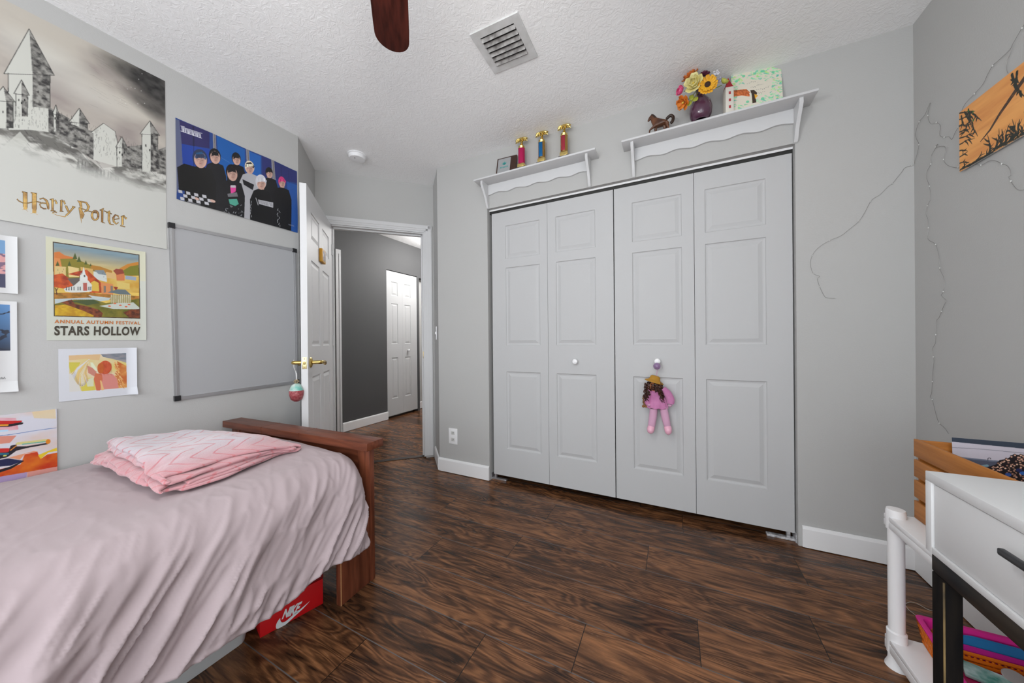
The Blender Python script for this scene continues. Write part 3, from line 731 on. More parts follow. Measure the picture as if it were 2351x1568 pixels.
def person(x, y, s, hair, skin=(205, 165, 150), top=(22, 22, 26), hat=None, tilt=.15, sh=2.2):
    K.poly([(x - s * .35, y + s * .7), (x + s * .45, y + s * .7), (x + s * .5, y + s * 1.35), (x - s * .45, y + s * 1.25)], ob(*[v * .8 for v in skin]))
    K.poly([(x - s * sh * .55, y + s * 1.25), (x - s * .45, y + s * 1.0), (x + s * .5, y + s * 1.15), (x + s * sh * .62, y + s * 1.55), (x + s * sh * .85, y + s * 3.4), (x + s * sh * .8, 1600), (x - s * sh * .8, 1600), (x - s * sh * .85, y + s * 2.6)], ob(*top))
    u = .00085
    K.ell((x, y - s * .05), s * u * .40, s * u * .66, ob(*hair), rot=-tilt); K.ell((x + s * .05, y + s * .18), s * u * .33, s * u * .56, ob(*skin), rot=-tilt)
    K.poly([(x - s * .62, y - s * .1), (x - s * .4, y - s * .85), (x + s * .35, y - s * .8), (x + s * .72, y + s * .15), (x + s * .4, y - s * .12), (x - s * .1, y - s * .25), (x - s * .5, y + s * .2)], ob(*hair))
    if hat: K.poly([(x - s * .75, y - s * .15), (x - s * .55, y - s * .85), (x + s * .2, y - s * .95), (x + s * .85, y - s * .2), (x + s * .75, y + s * .15), (x + s * .1, y - s * .25)], ob(*hat))
    d = ob(60, 40, 38)
    K.ell((x + s * .24, y + s * .25), s * u * .13, s * u * .40, ob(*[v * .78 for v in skin]), .7, rot=-tilt, soft=.4); K.ell((x - s * .38, y + s * .15), s * u * .06, s * u * .12, ob(*[v * .9 for v in skin]))
    for k in range(9): K.line([(x - s * .5 + k * s * .12, y - s * .55), (x - s * .52 + k * s * .13 + random.uniform(-4, 4), y - s * .22 + random.uniform(-8, 8))], s * .00007, (lambda f_: ob(*[min(255, v * f_) for v in hair]))(random.uniform(.8, 1.2)))
    for ex in (-.22, .28): K.line([(x + s * (ex - .1), y + s * (.12 + ex * .25)), (x + s * (ex + .12), y + s * (.17 + ex * .25))], .0016, d)
    K.line([(x + s * .08, y + s * .2), (x + s * .06, y + s * .44)], .0012, ob(160, 115, 100)); K.line([(x - s * .1, y + s * .62), (x + s * .2, y + s * .68)], .0018, ob(150, 70, 70))
person(570, 560, 78, (18, 18, 22)); person(850, 590, 68, (20, 18, 22)); person(1020, 700, 72, (225, 215, 190), top=(175, 175, 180), hat=(24, 24, 30)); person(1265, 770, 62, (20, 18, 22))
K.poly([(925, 850), (1080, 920), (1060, 990), (940, 920)], ob(24, 24, 30))
person(385, 590, 92, (40, 50, 80), hat=(28, 80, 122), top=(14, 14, 15), sh=2.6)
person(1430, 890, 66, (200, 60, 120), hat=(206, 60, 124), top=(16, 16, 19)); person(790, 770, 88, (24, 20, 22)); person(1165, 890, 84, (205, 205, 212), hat=(196, 198, 208), top=(15, 15, 17), sh=2.0)
K.poly([(85, 700), (180, 650), (540, 750), (545, 1040), (110, 990)], ob(14, 14, 14))
for i in range(8):
    for j in range(3):
        x, y = 100 + i * 52 + j * 14, 985 + j * 45 + i * 10
        if (i + j) % 2 == 0: K.poly([(x, y), (x + 52, y + 12), (x + 58, y + 48), (x + 6, y + 38)], ob(190, 190, 195))
K.ell((345, 1100), .009, .007, ob(205, 170, 155)); K.ell((545, 1130), .012, .008, ob(205, 170, 155)); K.poly([(765, 940), (840, 935), (835, 1010), (775, 1040)], ob(220, 70, 150)); K.poly([(745, 1110), (850, 1105), (875, 1170), (830, 1195), (760, 1170)], ob(80, 160, 140)); K.poly([(770, 930), (830, 930), (838, 962), (770, 960)], ob(190, 190, 195)); K.poly([(730, 1040), (850, 1020), (865, 1075), (740, 1080)], ob(110, 110, 115))
for i in range(26):
    x, y = random.uniform(700, 980), random.uniform(1180, 1330); K.line([(x, y), (x + random.uniform(-25, 25), y + random.uniform(-30, 30))], .0015, ob(170, 172, 178))
K.line([(1100, 1090), (1130, 1180)], .003, ob(200, 200, 205)); K.poly([(1130, 1110), (1320, 1150), (1322, 1215), (1140, 1165)], ob(190, 190, 195))
for i in range(15): K.line([(1140 + i * 12, 1118 + i * 2.6), (1148 + i * 12 + random.uniform(-8, 8), 1160 + i * 3)], .0016, ob(14, 14, 16))
for i in range(9): K.line([(1385 + random.uniform(-14, 18), 1230 + i * 26), (1385 + random.uniform(-18, 22), 1252 + i * 26)], .0022, ob(185, 187, 192))
for i in range(6): K.line([(1035 + random.uniform(-10, 10), 1130 + i * 36), (1040 + random.uniform(-12, 12), 1155 + i * 36)], .002, ob(180, 182, 188))
K.poly([(135, 165), (185, 175), (190, 182), (140, 172)], ob(215, 215, 225)); K.line([(135, 232), (400, 328)], .0025, ob(215, 215, 225)); K.line([(150, 180), (405, 268)], .002, ob(215, 215, 225))
for i in range(19):
    x = 150 + i * 13; y = 185 + i * 4.8; K.line([(x, y), (x + random.uniform(-4, 9), y + 52)], .0022, ob(215, 215, 225))
for i in range(7): K.line([(1515 + i * 11, 1425 + i * 3), (1520 + i * 11, 1440 + i * 3)], .0014, ob(160, 165, 180))
K.line([(225, 1135), (390, 1180)], .0018, ob(160, 162, 170))
tag(sheet('band_poster', K, left3, VCOLG, bend=lambda a, z: .0015 + .0035 * (1 + np.sin(a * 21 + 1.2 * np.sin(z * 12)))), 'blue poster of eight young people in dark clothes, above the whiteboard', 'poster')

# --- autumn village poster
zs = crop(100, 530, 6.03)
S = Art(.366, .6535, 1.1005, 1.538, .0012, ob(196, 199, 188), via(zs))
S.poly([(15, 80), (1420, 280), (1420, 700), (15, 600)], nz(6, 6, 2, .3, .7, ob(196, 198, 182), ob(204, 203, 178)))
S.poly([(128, 150), (1322, 330), (1336, 1216), (144, 1182)], ob(62, 42, 22))
def skyc(A_, Z_):
    v = np.clip((1.50 - Z_) / .10, 0, 1)[..., None]; n = fbm(A_ * 10 + Z_ * 22, Z_ * 70 - A_ * 12, 4)[..., None]
    b_ = np.array(ob(120, 142, 152)) * (1 - v) + np.array(ob(216, 184, 90)) * v
    return b_ * (.85 + .3 * n)
S.poly([(142, 166), (1310, 340), (1324, 1204), (156, 1172)], skyc)
gr = nz(60, 60, 6, .3, .7, ob(92, 92, 24), ob(122, 112, 34))
S.poly([(145, 300), (220, 290), (290, 340), (400, 365), (480, 420), (480, 760), (150, 700)], ob(196, 112, 50)); S.poly([(145, 370), (250, 390), (330, 440), (330, 520), (150, 500)], ob(206, 130, 70))
S.poly([(230, 390), (400, 385), (520, 420), (660, 480), (800, 520), (940, 560), (940, 700), (300, 700)], ob(128, 118, 34)); S.poly([(640, 470), (780, 495), (950, 555), (940, 620), (660, 540)], ob(170, 118, 40))
S.poly([(1050, 520), (1160, 460), (1308, 430), (1316, 620), (1050, 640)], ob(190, 126, 44)); S.poly([(1080, 560), (1200, 490), (1310, 475), (1316, 620), (1100, 620)], ob(116, 116, 30))
for x, y, s_ in ((435, 305, 90), (490, 350, 80), (585, 408, 60), (195, 415, 70), (358, 418, 66), (650, 450, 40)): S.poly([(x, y), (x - s_ * .38, y + s_), (x + s_ * .38, y + s_)], ob(70, 84, 34))
S.poly([(660, 560), (1316, 640), (1320, 860), (660, 830)], nz(30, 30, 8, .3, .7, ob(196, 150, 56), ob(206, 176, 92)))
def house(pts, roof=None, rc=None, col=(205, 180, 120), win=True):
    S.poly(pts, ob(*col))
    if roof: S.poly(roof, ob(*rc))
house([(155, 490), (310, 500), (310, 640), (155, 610)]); house([(340, 490), (490, 520), (490, 640), (350, 640)], col=(214, 190, 128)); house([(510, 500), (680, 530), (690, 640), (520, 600)], col=(200, 160, 90))
house([(690, 560), (870, 610), (875, 710), (690, 660)], [(700, 545), (830, 545), (872, 615), (760, 600)], (122, 134, 140), (196, 202, 198)); house([(860, 570), (990, 590), (1000, 670), (870, 650)], col=(206, 168, 110))
house([(1000, 600), (1115, 590), (1120, 690), (1010, 690)], [(960, 555), (1000, 525), (1090, 535), (1115, 590), (1010, 610)], (140, 62, 44), (200, 116, 70)); house([(1130, 620), (1280, 640), (1275, 690), (1130, 670)], col=(146, 158, 176)); house([(1010, 700), (1190, 730), (1190, 810), (1020, 790)], col=(208, 184, 104))
for i in range(30): x, y = random.uniform(170, 880), random.uniform(525, 690); S.line([(x, y), (x, y + 14)], .0012, ob(70, 66, 58), .7)
redt = nz(70, 70, 10, .3, .7, ob(140, 44, 18), ob(198, 84, 30))
S.poly([(145, 610), (260, 590), (330, 640), (430, 700), (420, 780), (280, 800), (150, 780)], redt); S.poly([(330, 600), (480, 560), (600, 540), (720, 650), (800, 720), (800, 860), (640, 860), (560, 640)], redt)
S.poly([(650, 720), (700, 690), (760, 720), (770, 840), (660, 830)], ob(206, 172, 70)); S.poly([(790, 710), (960, 740), (960, 890), (800, 870)], ob(205, 132, 78)); S.poly([(960, 770), (1030, 780), (1000, 830)], redt)
for x in (830, 925): S.poly([(x, 760), (x + 32, 765), (x + 32, 850), (x, 860)], ob(120, 110, 100))
# white church
S.poly([(330, 660), (510, 650), (520, 700), (420, 770)], ob(92, 84, 78)); S.poly([(280, 800), (420, 760), (500, 690), (560, 660), (620, 690), (668, 750), (665, 840), (430, 860), (300, 840)], ob(206, 208, 202))
S.poly([(500, 690), (505, 610), (530, 600), (555, 500), (580, 600), (608, 640), (608, 700)], ob(210, 212, 208)); S.poly([(505, 590), (545, 580), (530, 600)], ob(150, 155, 150))
for x in (310, 345, 380, 415, 470, 500, 620, 645): S.poly([(x, 775), (x + 14, 772), (x + 14, 825), (x, 822)], ob(70, 76, 80))
S.poly([(545, 720), (600, 720), (605, 830), (548, 830)], ob(172, 90, 80)); S.ell((566, 625), .0025, .005, ob(70, 72, 74))
S.poly([(150, 860), (600, 850), (900, 880), (1316, 900), (1320, 960), (150, 940)], nz(80, 80, 14, .3, .7, ob(128, 92, 30), ob(176, 118, 44)))
S.poly([(155, 945), (600, 925), (930, 925), (900, 960), (700, 985), (400, 985), (158, 1012)], ob(176, 188, 190)); S.poly([(620, 890), (720, 905), (930, 930), (700, 945)], ob(186, 194, 192))
S.poly([(156, 1010), (420, 950), (700, 950), (860, 1000), (1320, 940), (1324, 1204), (156, 1172)], gr); S.poly([(380, 970), (690, 950), (780, 1000), (600, 1030)], ob(66, 80, 44))
S.poly([(770, 1040), (1000, 1000), (1240, 990), (1320, 1060), (1320, 1085), (960, 1080)], ob(188, 194, 184))
bush = nz(110, 110, 17, .3, .7, ob(74, 34, 16), ob(130, 64, 30))
S.poly([(240, 990), (390, 950), (430, 1010), (620, 1050), (760, 1090), (820, 1140), (800, 1196), (640, 1190), (420, 1060)], bush); S.poly([(1100, 1130), (1200, 1090), (1324, 1080), (1326, 1204), (1180, 1200)], bush)
S.poly([(158, 1030), (300, 1020), (420, 1060), (560, 1110), (690, 1170), (690, 1186), (158, 1172)], nz(70, 70, 19, .3, .7, ob(176, 130, 20), ob(204, 168, 34)))
# bandstand
S.poly([(880, 850), (1020, 810), (1130, 815), (1215, 890), (1060, 880)], ob(96, 108, 112)); S.poly([(930, 890), (1205, 900), (1210, 1000), (920, 990)], ob(150, 138, 84))
for i in range(11): x = 935 + i * 26; S.line([(x, 885), (x, 1000)], .0014, ob(214, 212, 190))
for x, y in ((910, 1042), (985, 1005), (1140, 1050), (1180, 1020), (1060, 1030)): S.ell((x, y), .0045, .003, ob(208, 92, 46))
S.line([(170, 800), (185, 880)], .003, ob(80, 44, 30)); S.line([(160, 790), (180, 830), (200, 790)], .002, ob(80, 44, 30))
t = thing('autumn_poster', (LX + .001, .51, 1.10), 'cream autumn village poster with a festival title, left of the whiteboard', 'poster')
sheet('poster_sheet', S, left3, VCOL, t, bend=lambda a, z: .003 * np.clip((a - .62) / .033, 0, 1) ** 2)
def q3(f, pts, off): return [(LX + off, *LW(*f(*p))) for p in pts]
bm = nb(); lettering(bm, 'ANNUAL AUTUMN FESTIVAL', q3(zs, [(146, 1280), (1334, 1298), (1334, 1256), (150, 1228)], .0026), (1, 0, 0), offset=.02, spacing=1.15)
obj('title_line', bm, mat('title_orange', ob(190, 108, 40), 0.6), t, False, label='small orange capitals')
bm = nb(); lettering(bm, 'STARS HOLLOW', q3(zs, [(146, 1448), (1330, 1448), (1336, 1330), (146, 1312)], .0026), (1, 0, 0), offset=.035, spacing=1.12)
obj('title_line', bm, mat('title_brown', ob(64, 58, 46), 0.6), t, False, label='large dark brown capitals')

# --- winged figure print on white paper
za = crop(120, 790, 11.195)
G = Art(.394, .618, .8385, 1.064, .0011, ob(206, 208, 214), via(za))
G.poly([(425, 295), (1890, 235), (1908, 1120), (440, 1225)], nz(12, 16, 21, .3, .7, ob(206, 190, 110), ob(214, 196, 170)))
G.poly([(425, 295), (1240, 260), (1200, 420), (850, 380), (430, 420)], ob(210, 176, 130)); G.poly([(1240, 258), (1890, 235), (1895, 480), (1700, 420), (1300, 330)], nz(18, 40, 22, .3, .7, ob(96, 112, 124), ob(176, 160, 160)))
G.poly([(430, 470), (720, 470), (640, 640), (480, 740), (430, 600)], ob(198, 186, 74)); G.poly([(430, 760), (560, 760), (700, 1090), (740, 1205), (440, 1225)], ob(208, 206, 200)); G.poly([(700, 880), (1080, 860), (1090, 1180), (760, 1210)], ob(204, 190, 78)); G.poly([(860, 900), (1060, 860), (1060, 1080), (900, 1090)], ob(204, 206, 176))
G.poly([(1660, 440), (1900, 560), (1908, 1110), (1640, 1130)], nz(24, 24, 23, .3, .7, ob(184, 96, 40), ob(216, 160, 84)))
for i in range(30):     # the wing: long feathers fanned from a shoulder
    a_ = i / 29; x0, y0 = 940 - 40 * a_, 400 + 120 * a_; x1, y1 = 500 + 420 * a_, 780 + 300 * math.sin(a_ * 2.6)
    G.line([(x0, y0), ((x0 + x1) / 2 - 60, (y0 + y1) / 2 + 10), (x1, y1)], [.004, .0075, .002], ob(*random.choice([(214, 184, 120), (206, 208, 210), (200, 196, 206), (212, 200, 130)])))
    G.line([(x0, y0), ((x0 + x1) / 2 - 60, (y0 + y1) / 2 + 10), (x1, y1)], .0008, ob(120, 110, 110), .8)
for i in range(60):
    a_ = random.random(); x, y = 1560 + 250 * a_ * random.random() + 40, 440 + 620 * a_; G.line([(x, y), (x + random.uniform(20, 90), y + random.uniform(40, 110))], [.004, .001], ob(*random.choice([(216, 160, 90), (190, 110, 60), (222, 186, 130)])))
for i in range(16): x = 900 + i * 14; G.line([(x, 560 + i * 6), (x + 30, 740 + i * 8)], .002, ob(186, 110, 96), .8)
G.poly([(975, 470), (1040, 480), (1110, 590), (1165, 690), (1110, 690), (1000, 580)], ob(214, 220, 190))
G.poly([(1110, 800), (1300, 720), (1560, 780), (1660, 900), (1700, 1130), (1300, 1165), (1130, 1190), (1100, 950)], ob(204, 130, 120)); G.poly([(1110, 740), (1270, 780), (1290, 900), (1220, 1190), (1130, 1190), (1060, 900)], ob(196, 104, 70)); G.line([(1240, 940), (1290, 1160)], [.004, .008], ob(218, 176, 120))
G.ell((1355, 600), .0195, .031, nz(90, 60, 24, .3, .7, ob(176, 66, 30), ob(204, 92, 54))); G.ell((1240, 620), .010, .024, ob(190, 96, 34))
for i in range(12): G.line([(1200 + i * 28, 430 + abs(i - 6) * 14), (1190 + i * 30, 760 + (i % 3) * 20)], .0013, ob(150, 50, 26), .6)
tag(sheet('angel_print', G, left3, VCOL, bend=lambda a, z: .001 + .012 * np.clip((a - .585) / .033, 0, 1) ** 2 * (1 + 1.0 * np.clip((.875 - z) / .03, 0, 1))), 'small white print of a red-haired winged figure, lowest by the whiteboard', 'print')

# --- two prints cut by the left edge of the view
def quarter(a0, a1, z0, z1, pic, fn): 
    P_ = Art(a0, a1, z0, z1, .0013, ob(206, 206, 206)); P_.poly([(pic[0], pic[2]), (pic[1], pic[2]), (pic[1], pic[3]), (pic[0], pic[3])], fn); return P_
mtn = lambda A_, Z_: np.where((Z_ > 1.44)[..., None], ob(110, 150, 190), np.where((fbm(A_ * 20, Z_ * 60, 31) > .55)[..., None], ob(206, 150, 150), np.where((Z_ > 1.36)[..., None], ob(120, 96, 120), ob(66, 66, 92)))) * 1.0
P1 = quarter(.08, .299, 1.2865, 1.513, (.108, .273, 1.308, 1.492), mtn)
tag(sheet('mountain_print', P1, left3, VCOL, bend=lambda a, z: .001 + .010 * np.clip((a - .27) / .03, 0, 1) ** 2), 'white print of pink and blue mountains, at the left edge of the view', 'print')
def carp(A_, Z_):
    v = np.clip((Z_ - 1.06) / .18, 0, 1)[..., None]; b_ = np.array(ob(34, 40, 58)) * (1 - v) + np.array(ob(84, 130, 180)) * v
    return np.where((np.abs(fbm(A_ * 14, Z_ * 22, 33) - .5) < .03)[..., None], ob(30, 38, 56), b_)
P2 = quarter(.08, .297, .899, 1.2555, (.104, .2815, 1.061, 1.241), carp)
for k in range(4): P2.line([(.258 + k * .0032, .957 + (k % 2) * .002), (.2605 + k * .0032, .951)], .0016, ob(30, 30, 30))
tag(sheet('night_print', P2, left3, VCOL, bend=lambda a, z: .001 + .006 * np.clip((a - .265) / .03, 0, 1) ** 2 + .014 * np.clip((a - .24) / .055, 0, 1) * np.clip((.94 - z) / .04, 0, 1)), 'tall white print of a dark blue scene, under the mountain print', 'print')

# --- red and orange canvas standing on the bed
zc4 = crop(0, 900, 6.533)
F = Art(-.10, .388, .545, .811, .0013, ob(206, 200, 200), via(zc4))
F.full(nz(9, 16, 41, .35, .65, ob(212, 190, 180), ob(206, 206, 216)), 1)
F.poly([(470, 300), (820, 255), (830, 400), (500, 390)], ob(220, 196, 140), .7); F.poly([(-400, 380), (230, 390), (270, 560), (-400, 640)], nz(20, 30, 42, .3, .7, ob(206, 110, 120), ob(216, 170, 180))); F.poly([(-400, 680), (240, 650), (140, 760), (-400, 820)], ob(210, 110, 70), .8)
F.poly([(-400, 1240), (300, 1080), (360, 930), (550, 890), (600, 1000), (700, 930), (850, 905), (858, 1110), (480, 1190), (-400, 1330)], nz(22, 26, 43, .3, .7, ob(190, 50, 10), ob(214, 110, 20)))
F.poly([(560, 940), (840, 830), (850, 880), (720, 900), (600, 1000)], ob(222, 190, 40)); F.poly([(120, 980), (500, 880), (560, 890), (370, 920), (290, 1010)], ob(222, 150, 110))
F.poly([(-400, 1330), (400, 1195), (380, 1330), (-400, 1480)], ob(172, 150, 190)); F.poly([(400, 1195), (860, 1110), (880, 1200), (400, 1310)], ob(214, 150, 140))
F.line([(-300, 690), (180, 632), (500, 580), (830, 535)], .0022, ob(70, 110, 170))
F.line([(-300, 490), (130, 490), (310, 470)], [.020, .016, .009], ob(22, 18, 28)); F.line([(-300, 455), (150, 455), (300, 440)], [.012, .012, .007], ob(188, 24, 20)); F.line([(-100, 500), (100, 495)], .006, ob(226, 150, 40)); F.line([(-100, 590), (100, 575)], .006, ob(170, 210, 235))
F.line([(-200, 980), (60, 930), (200, 850), (380, 825), (700, 770)], [.03, .028, .02, .008, .006], ob(24, 20, 30)); F.line([(-200, 880), (90, 870)], .016, ob(190, 30, 26)); F.poly([(120, 900), (150, 800), (250, 780), (200, 860)], ob(40, 26, 30)); F.line([(150, 870), (240, 800)], .003, ob(210, 130, 40)); F.line([(260, 770), (690, 720)], .010, ob(206, 196, 130)); F.line([(330, 780), (680, 740)], .004, ob(90, 170, 150)); F.ell((712, 740), .006, .010, ob(214, 128, 24)); F.ell((65, 950), .004, .003, ob(200, 200, 90))
F.poly([(-200, 1040), (120, 990), (350, 1025), (150, 1100), (-200, 1130)], ob(20, 28, 72)); F.line([(-200, 1240), (150, 1130), (340, 1030)], [.012, .010, .003], ob(22, 18, 30)); F.line([(-200, 930), (100, 925)], .008, ob(30, 96, 120))
tag(sheet('action_canvas', F, lambda a, z, d: (LX + .0012 + d, a, z), VCOLG, thick=.006), 'red and orange painted panel standing against the wall behind the bed', 'painting')

# --- whiteboard
wb = [(.737, 1.708), (1.373, 1.726), (1.381, .800), (.753, .783)]       # TL TR BR BL (y, z): hangs slightly crooked
t = thing('whiteboard', (LX, 1.06, .79), 'blank magnetic whiteboard with an aluminium frame and black corners', 'whiteboard')
def bil(u, v, d): 
    a = [(1 - u) * (1 - v), u * (1 - v), u * v, (1 - u) * v]; P_ = (wb[3], wb[2], wb[1], wb[0])
    return Vector((LX + d, sum(w * p_[0] for w, p_ in zip(a, P_)), sum(w * p_[1] for w, p_ in zip(a, P_))))
def wbbox(bm, u0, u1, v0, v1, d0, d1):
    c = [[bm.verts.new(bil(u, v, d)) for u, v in ((u0, v0), (u1, v0), (u1, v1), (u0, v1))] for d in (d0, d1)]
    bm.faces.new(c[0][::-1]); bm.faces.new(c[1])
    for i in range(4): bm.faces.new((c[0][i], c[0][(i + 1) % 4], c[1][(i + 1) % 4], c[1][i]))
bm = nb(); wbbox(bm, .012, .988, .008, .992, .001, .008); obj('writing_surface', bm, mat('whiteboard_enamel', (0.40, 0.403, 0.415), 0.35), t, False)
fu, fv = .026, .018
for nm, a in (('frame_rail', (0, fu, .02, .98)), ('frame_rail', (1 - fu, 1, .02, .98)), ('frame_rail', (.03, .97, 0, fv)), ('frame_rail', (.03, .97, 1 - fv, 1))):
    bm = nb(); wbbox(bm, *a, .001, .013)
    if a[1] - a[0] < .1: wbbox(bm, a[0] + fu * .35, a[0] + fu * .6, a[2], a[3], .013, .0155)
    obj(nm, bm, ALU, t, False)
for u in (0, 1):
    for v in (0, 1):
        bm = nb(); wbbox(bm, -.004 if u == 0 else .966, .034 if u == 0 else 1.004, -.003 if v == 0 else .974, .026 if v == 0 else 1.003, .0008, .0185); obj('corner_cap', bm, BLACK, t, False)
# ================================================================== BED
# the footboard is turned about 3 degrees from the wall
BA = math.radians(2.9)
Mb = frame((-2.318, .943, 0), (math.cos(BA), math.sin(BA), 0), (-math.sin(BA), math.cos(BA), 0), (0, 0, 1))     # x along the footboard, y away from the mattress
bed = thing('bed', Mb @ Vector((.56, .07, 0)), 'reddish brown wooden bed frame with a plank-topped footboard', 'bed')
bm = nb(); box(bm, 0, 1.115, 0, .096, .600, .636, bev=.003, M=Mb)
for k in (.36, .66): box(bm, k, k + .0015, -.0006, .0966, .599, .6366, M=Mb)
obj('top_board', bm, CHERRY, bed)
for a, b in ((1.018, 1.092), (.02, .094)):
    bm = nb(); box(bm, a, b, .036, .062, 0.001, .600, bev=.002, M=Mb); obj('post', bm, CHERRYZ, bed)
bm = nb(); box(bm, 1.062, 1.0885, -.115, .0355, 0.001, .30, bev=.002, M=Mb); obj('support_foot', bm, CHERRYZ, bed)
bm = nb(); box(bm, 1.0885, 1.0895, -.1152, -.1125, 0.003, .30, M=Mb); obj('worn_edge', bm, mat('bare_wood', (0.55, 0.30, 0.13), 0.6), bed, label='pale worn edge')
bm = nb(); box(bm, .02, .046, -.115, .0355, 0.001, .30, bev=.002, M=Mb); obj('support_foot', bm, CHERRYZ, bed)
bm = nb(); box(bm, .094, 1.018, .040, .058, .14, .599, M=Mb); obj('panel', bm, CHERRY, bed)
bm = nb(); box(bm, -1.268, -1.243, -1.0, .90, .20, .34, bev=.002); obj('side_rail', bm, CHERRY, bed)
bm = nb(); box(bm, -2.33, -2.305, -1.0, .88, .20, .34, bev=.002); obj('side_rail', bm, CHERRY, bed)
bm = nb(); box(bm, -2.304, -1.269, -1.0, .95, .29, .31); obj('slat_deck', bm, CHERRY, bed)
for a in (-2.33, -1.29):
    bm = nb(); box(bm, a, a + .05, -1.05, -1.0005, 0.001, .9, bev=.003); obj('post', bm, CHERRYZ, bed)
bm = nb(); box(bm, -2.2795, -1.2905, -1.04, -1.01, .2, .88, bev=.003); obj('headboard', bm, CHERRY, bed)
# mattress
bm = nb(); box(bm, -2.30, -1.285, -.99, .955, .3105, .535, bev=.04, seg=4)
obj('mattress', bm, mat('mattress_ticking', (0.75, 0.75, 0.75), 0.8), bed)

# sheet: draped grid
NS, NT = 330, 210
Y0s, Y1s = -.98, 1.003
ys = Y0s + (Y1s - Y0s) * (1 - (1 - np.linspace(0, 1, NS)) ** 1.15)
tp = np.linspace(0, 1, NT)
YY, TT = np.meshgrid(ys, tp)
RAD = .15; TOPL = 1.0; ARC = RAD * PI / 2 * .92; HEMZ = .196
L_tot = TOPL + ARC + .30
# hem line wanders a little
hem = .197 + .014 * (fbm(ys * 3.1, ys * 0, 5) - .5) * 2 + .022 * np.exp(-((ys - .80) / .09) ** 2) + .014 * np.clip((.60 - ys) / .12, 0, 1) - .010 * np.exp(-((ys - .66) / .06) ** 2) - .004 * np.exp(-((ys - .98) / .03) ** 2)
def profile(Yv, Tv):
    s = Tv * L_tot
    x = np.zeros_like(s); z = np.zeros_like(s); nx = np.zeros_like(s); nzv = np.ones_like(s)
    zt = .590
    xt0 = -2.336
    top = s < TOPL
    u = s / TOPL
    zwall = .040 * np.exp(-u / .16)
    x_top = xt0 + s * (1.336 - .36) / TOPL * 1.0
    x = np.where(top, x_top, 0); z = np.where(top, zt - zwall + .008 * np.sin(np.clip(u, 0, 1) * PI), 0)
    cx = xt0 + (1.336 - .36); cz = zt - RAD
    ang = np.clip((s - TOPL) / ARC, 0, 1) * PI / 2 * .92
    xa = cx + RAD * np.sin(ang); za = cz + RAD * np.cos(ang)
    dr = np.clip((s - TOPL - ARC) / .30, 0, 1)
    z_end = cz + RAD * math.cos(PI / 2 * .92); x_end = cx + RAD * math.sin(PI / 2 * .92)
    hz = np.interp(Yv, ys, hem)
    xd = x_end + .036 * dr ** .9; zd = z_end + (hz - z_end) * dr
    arc = (s >= TOPL) & (dr <= 0); dro = dr > 0
    x = np.where(arc, xa, np.where(dro, xd, x)); z = np.where(arc, za, np.where(dro, zd, z))
    nx = np.where(top, 0, np.where(arc, np.sin(ang), .99)); nzv = np.where(top, 1, np.where(arc, np.cos(ang), .12))
    return x, z, nx, nzv, dr, s
X_, Z_, NX, NZ, DR, SS = profile(YY, TT)
w = np.clip((SS - TOPL + .10) / (ARC + .22), 0, 1) ** 1.3          # how much the side folds show
drop = (0.59 - Z_)
ac = YY + .75 * drop + .03 * np.sin(YY * 5 + drop * 4)       # across the folds: they lean towards the head of the bed on the way down
al_ = SS - .3 * YY
def ridge(fa, fl_, seed, sharp=1.0):
    v = vnoise(ac * fa + .6 * vnoise(ac * fa * .5, al_ * fl_, seed + 50), al_ * fl_, seed)
    return (1 - np.abs(2 * v - 1)) ** sharp
grow = np.clip(drop / .30, 0, 1.15)
disp = w * (.050 * grow * (ridge(6.0, 1.5, 71, 1.6) - .35) + .058 * grow * (ridge(11.0, 1.8, 171, 1.5) - .38) + .024 * (.3 + grow) * (ridge(20, 3.6, 72, 1.9) - .33) + .010 * (.4 + grow) * (ridge(42, 7, 73, 2.2) - .28))
disp = disp * (.55 + .6 * vnoise(YY * 3, drop * 4, 74)) * (1 - .55 * np.clip(DR, 0, 1) ** 3) - .012 * w * grow
# faint creases on the top, mostly across the bed
cx2 = YY + .5 * X_
cre = (1 - np.abs(2 * vnoise(cx2 * 16 + .5 * vnoise(cx2 * 6, X_ * 6, 91), X_ * 5, 92) - 1)) ** 6
disp += (1 - .6 * w) * (.0042 * cre * vnoise(YY * 5, X_ * 5, 93) + .010 * (vnoise(YY * 3.2, X_ * 3.2, 94) - .5))
cr2 = (1 - np.abs(2 * vnoise(ac * 36, al_ * 12, 95) - 1)) ** 5
disp += .0065 * cr2 * vnoise(YY * 7, al_ * 7, 96) * (.4 + .6 * w)
disp += np.where(DR > .0, -.0030 * np.exp(-((DR - .935) / .012) ** 2), 0)          # hem stitching
X_ = X_ + NX * disp; Z_ = Z_ + NZ * disp
# the foot end turns in around the mattress corner
e = np.clip((YY - .935) / .068, 0, 1)
X_ = X_ - np.where(SS > TOPL * .9, .030 * e ** 2.5, 0); Z_ = Z_ - (1 - w) * .030 * e ** 2
co = np.stack([X_, YY, Z_], -1)
def grid_mesh(name, co, m, thick=0.0, base=None, parent=None):
    h, w_ = co.shape[:2]; bm = nb(); V = [[bm.verts.new(co[j, i]) for i in range(w_)] for j in range(h)]
    for j in range(h - 1):
        for i in range(w_ - 1): bm.faces.new((V[j][i], V[j + 1][i], V[j + 1][i + 1], V[j][i + 1]))
    o = obj(name, bm, m, parent, True, 180)
    if thick:
        sm = o.modifiers.new('thickness', 'SOLIDIFY'); sm.thickness = thick; sm.offset = -1
    return o
LINEN = mat('pale_pink_linen', ob(176, 160, 163, .95), 0.85, bump=(14, 0.35, 5, 0.008, 'RIDGED_MULTIFRACTAL'), sheen=0.1, stretch=(.6, 1.8, .5))
sh = grid_mesh('bed_sheet', co, LINEN, .002)
tag(sh, 'crumpled pale pink bed sheet hanging over the side of the bed', 'bed sheet')

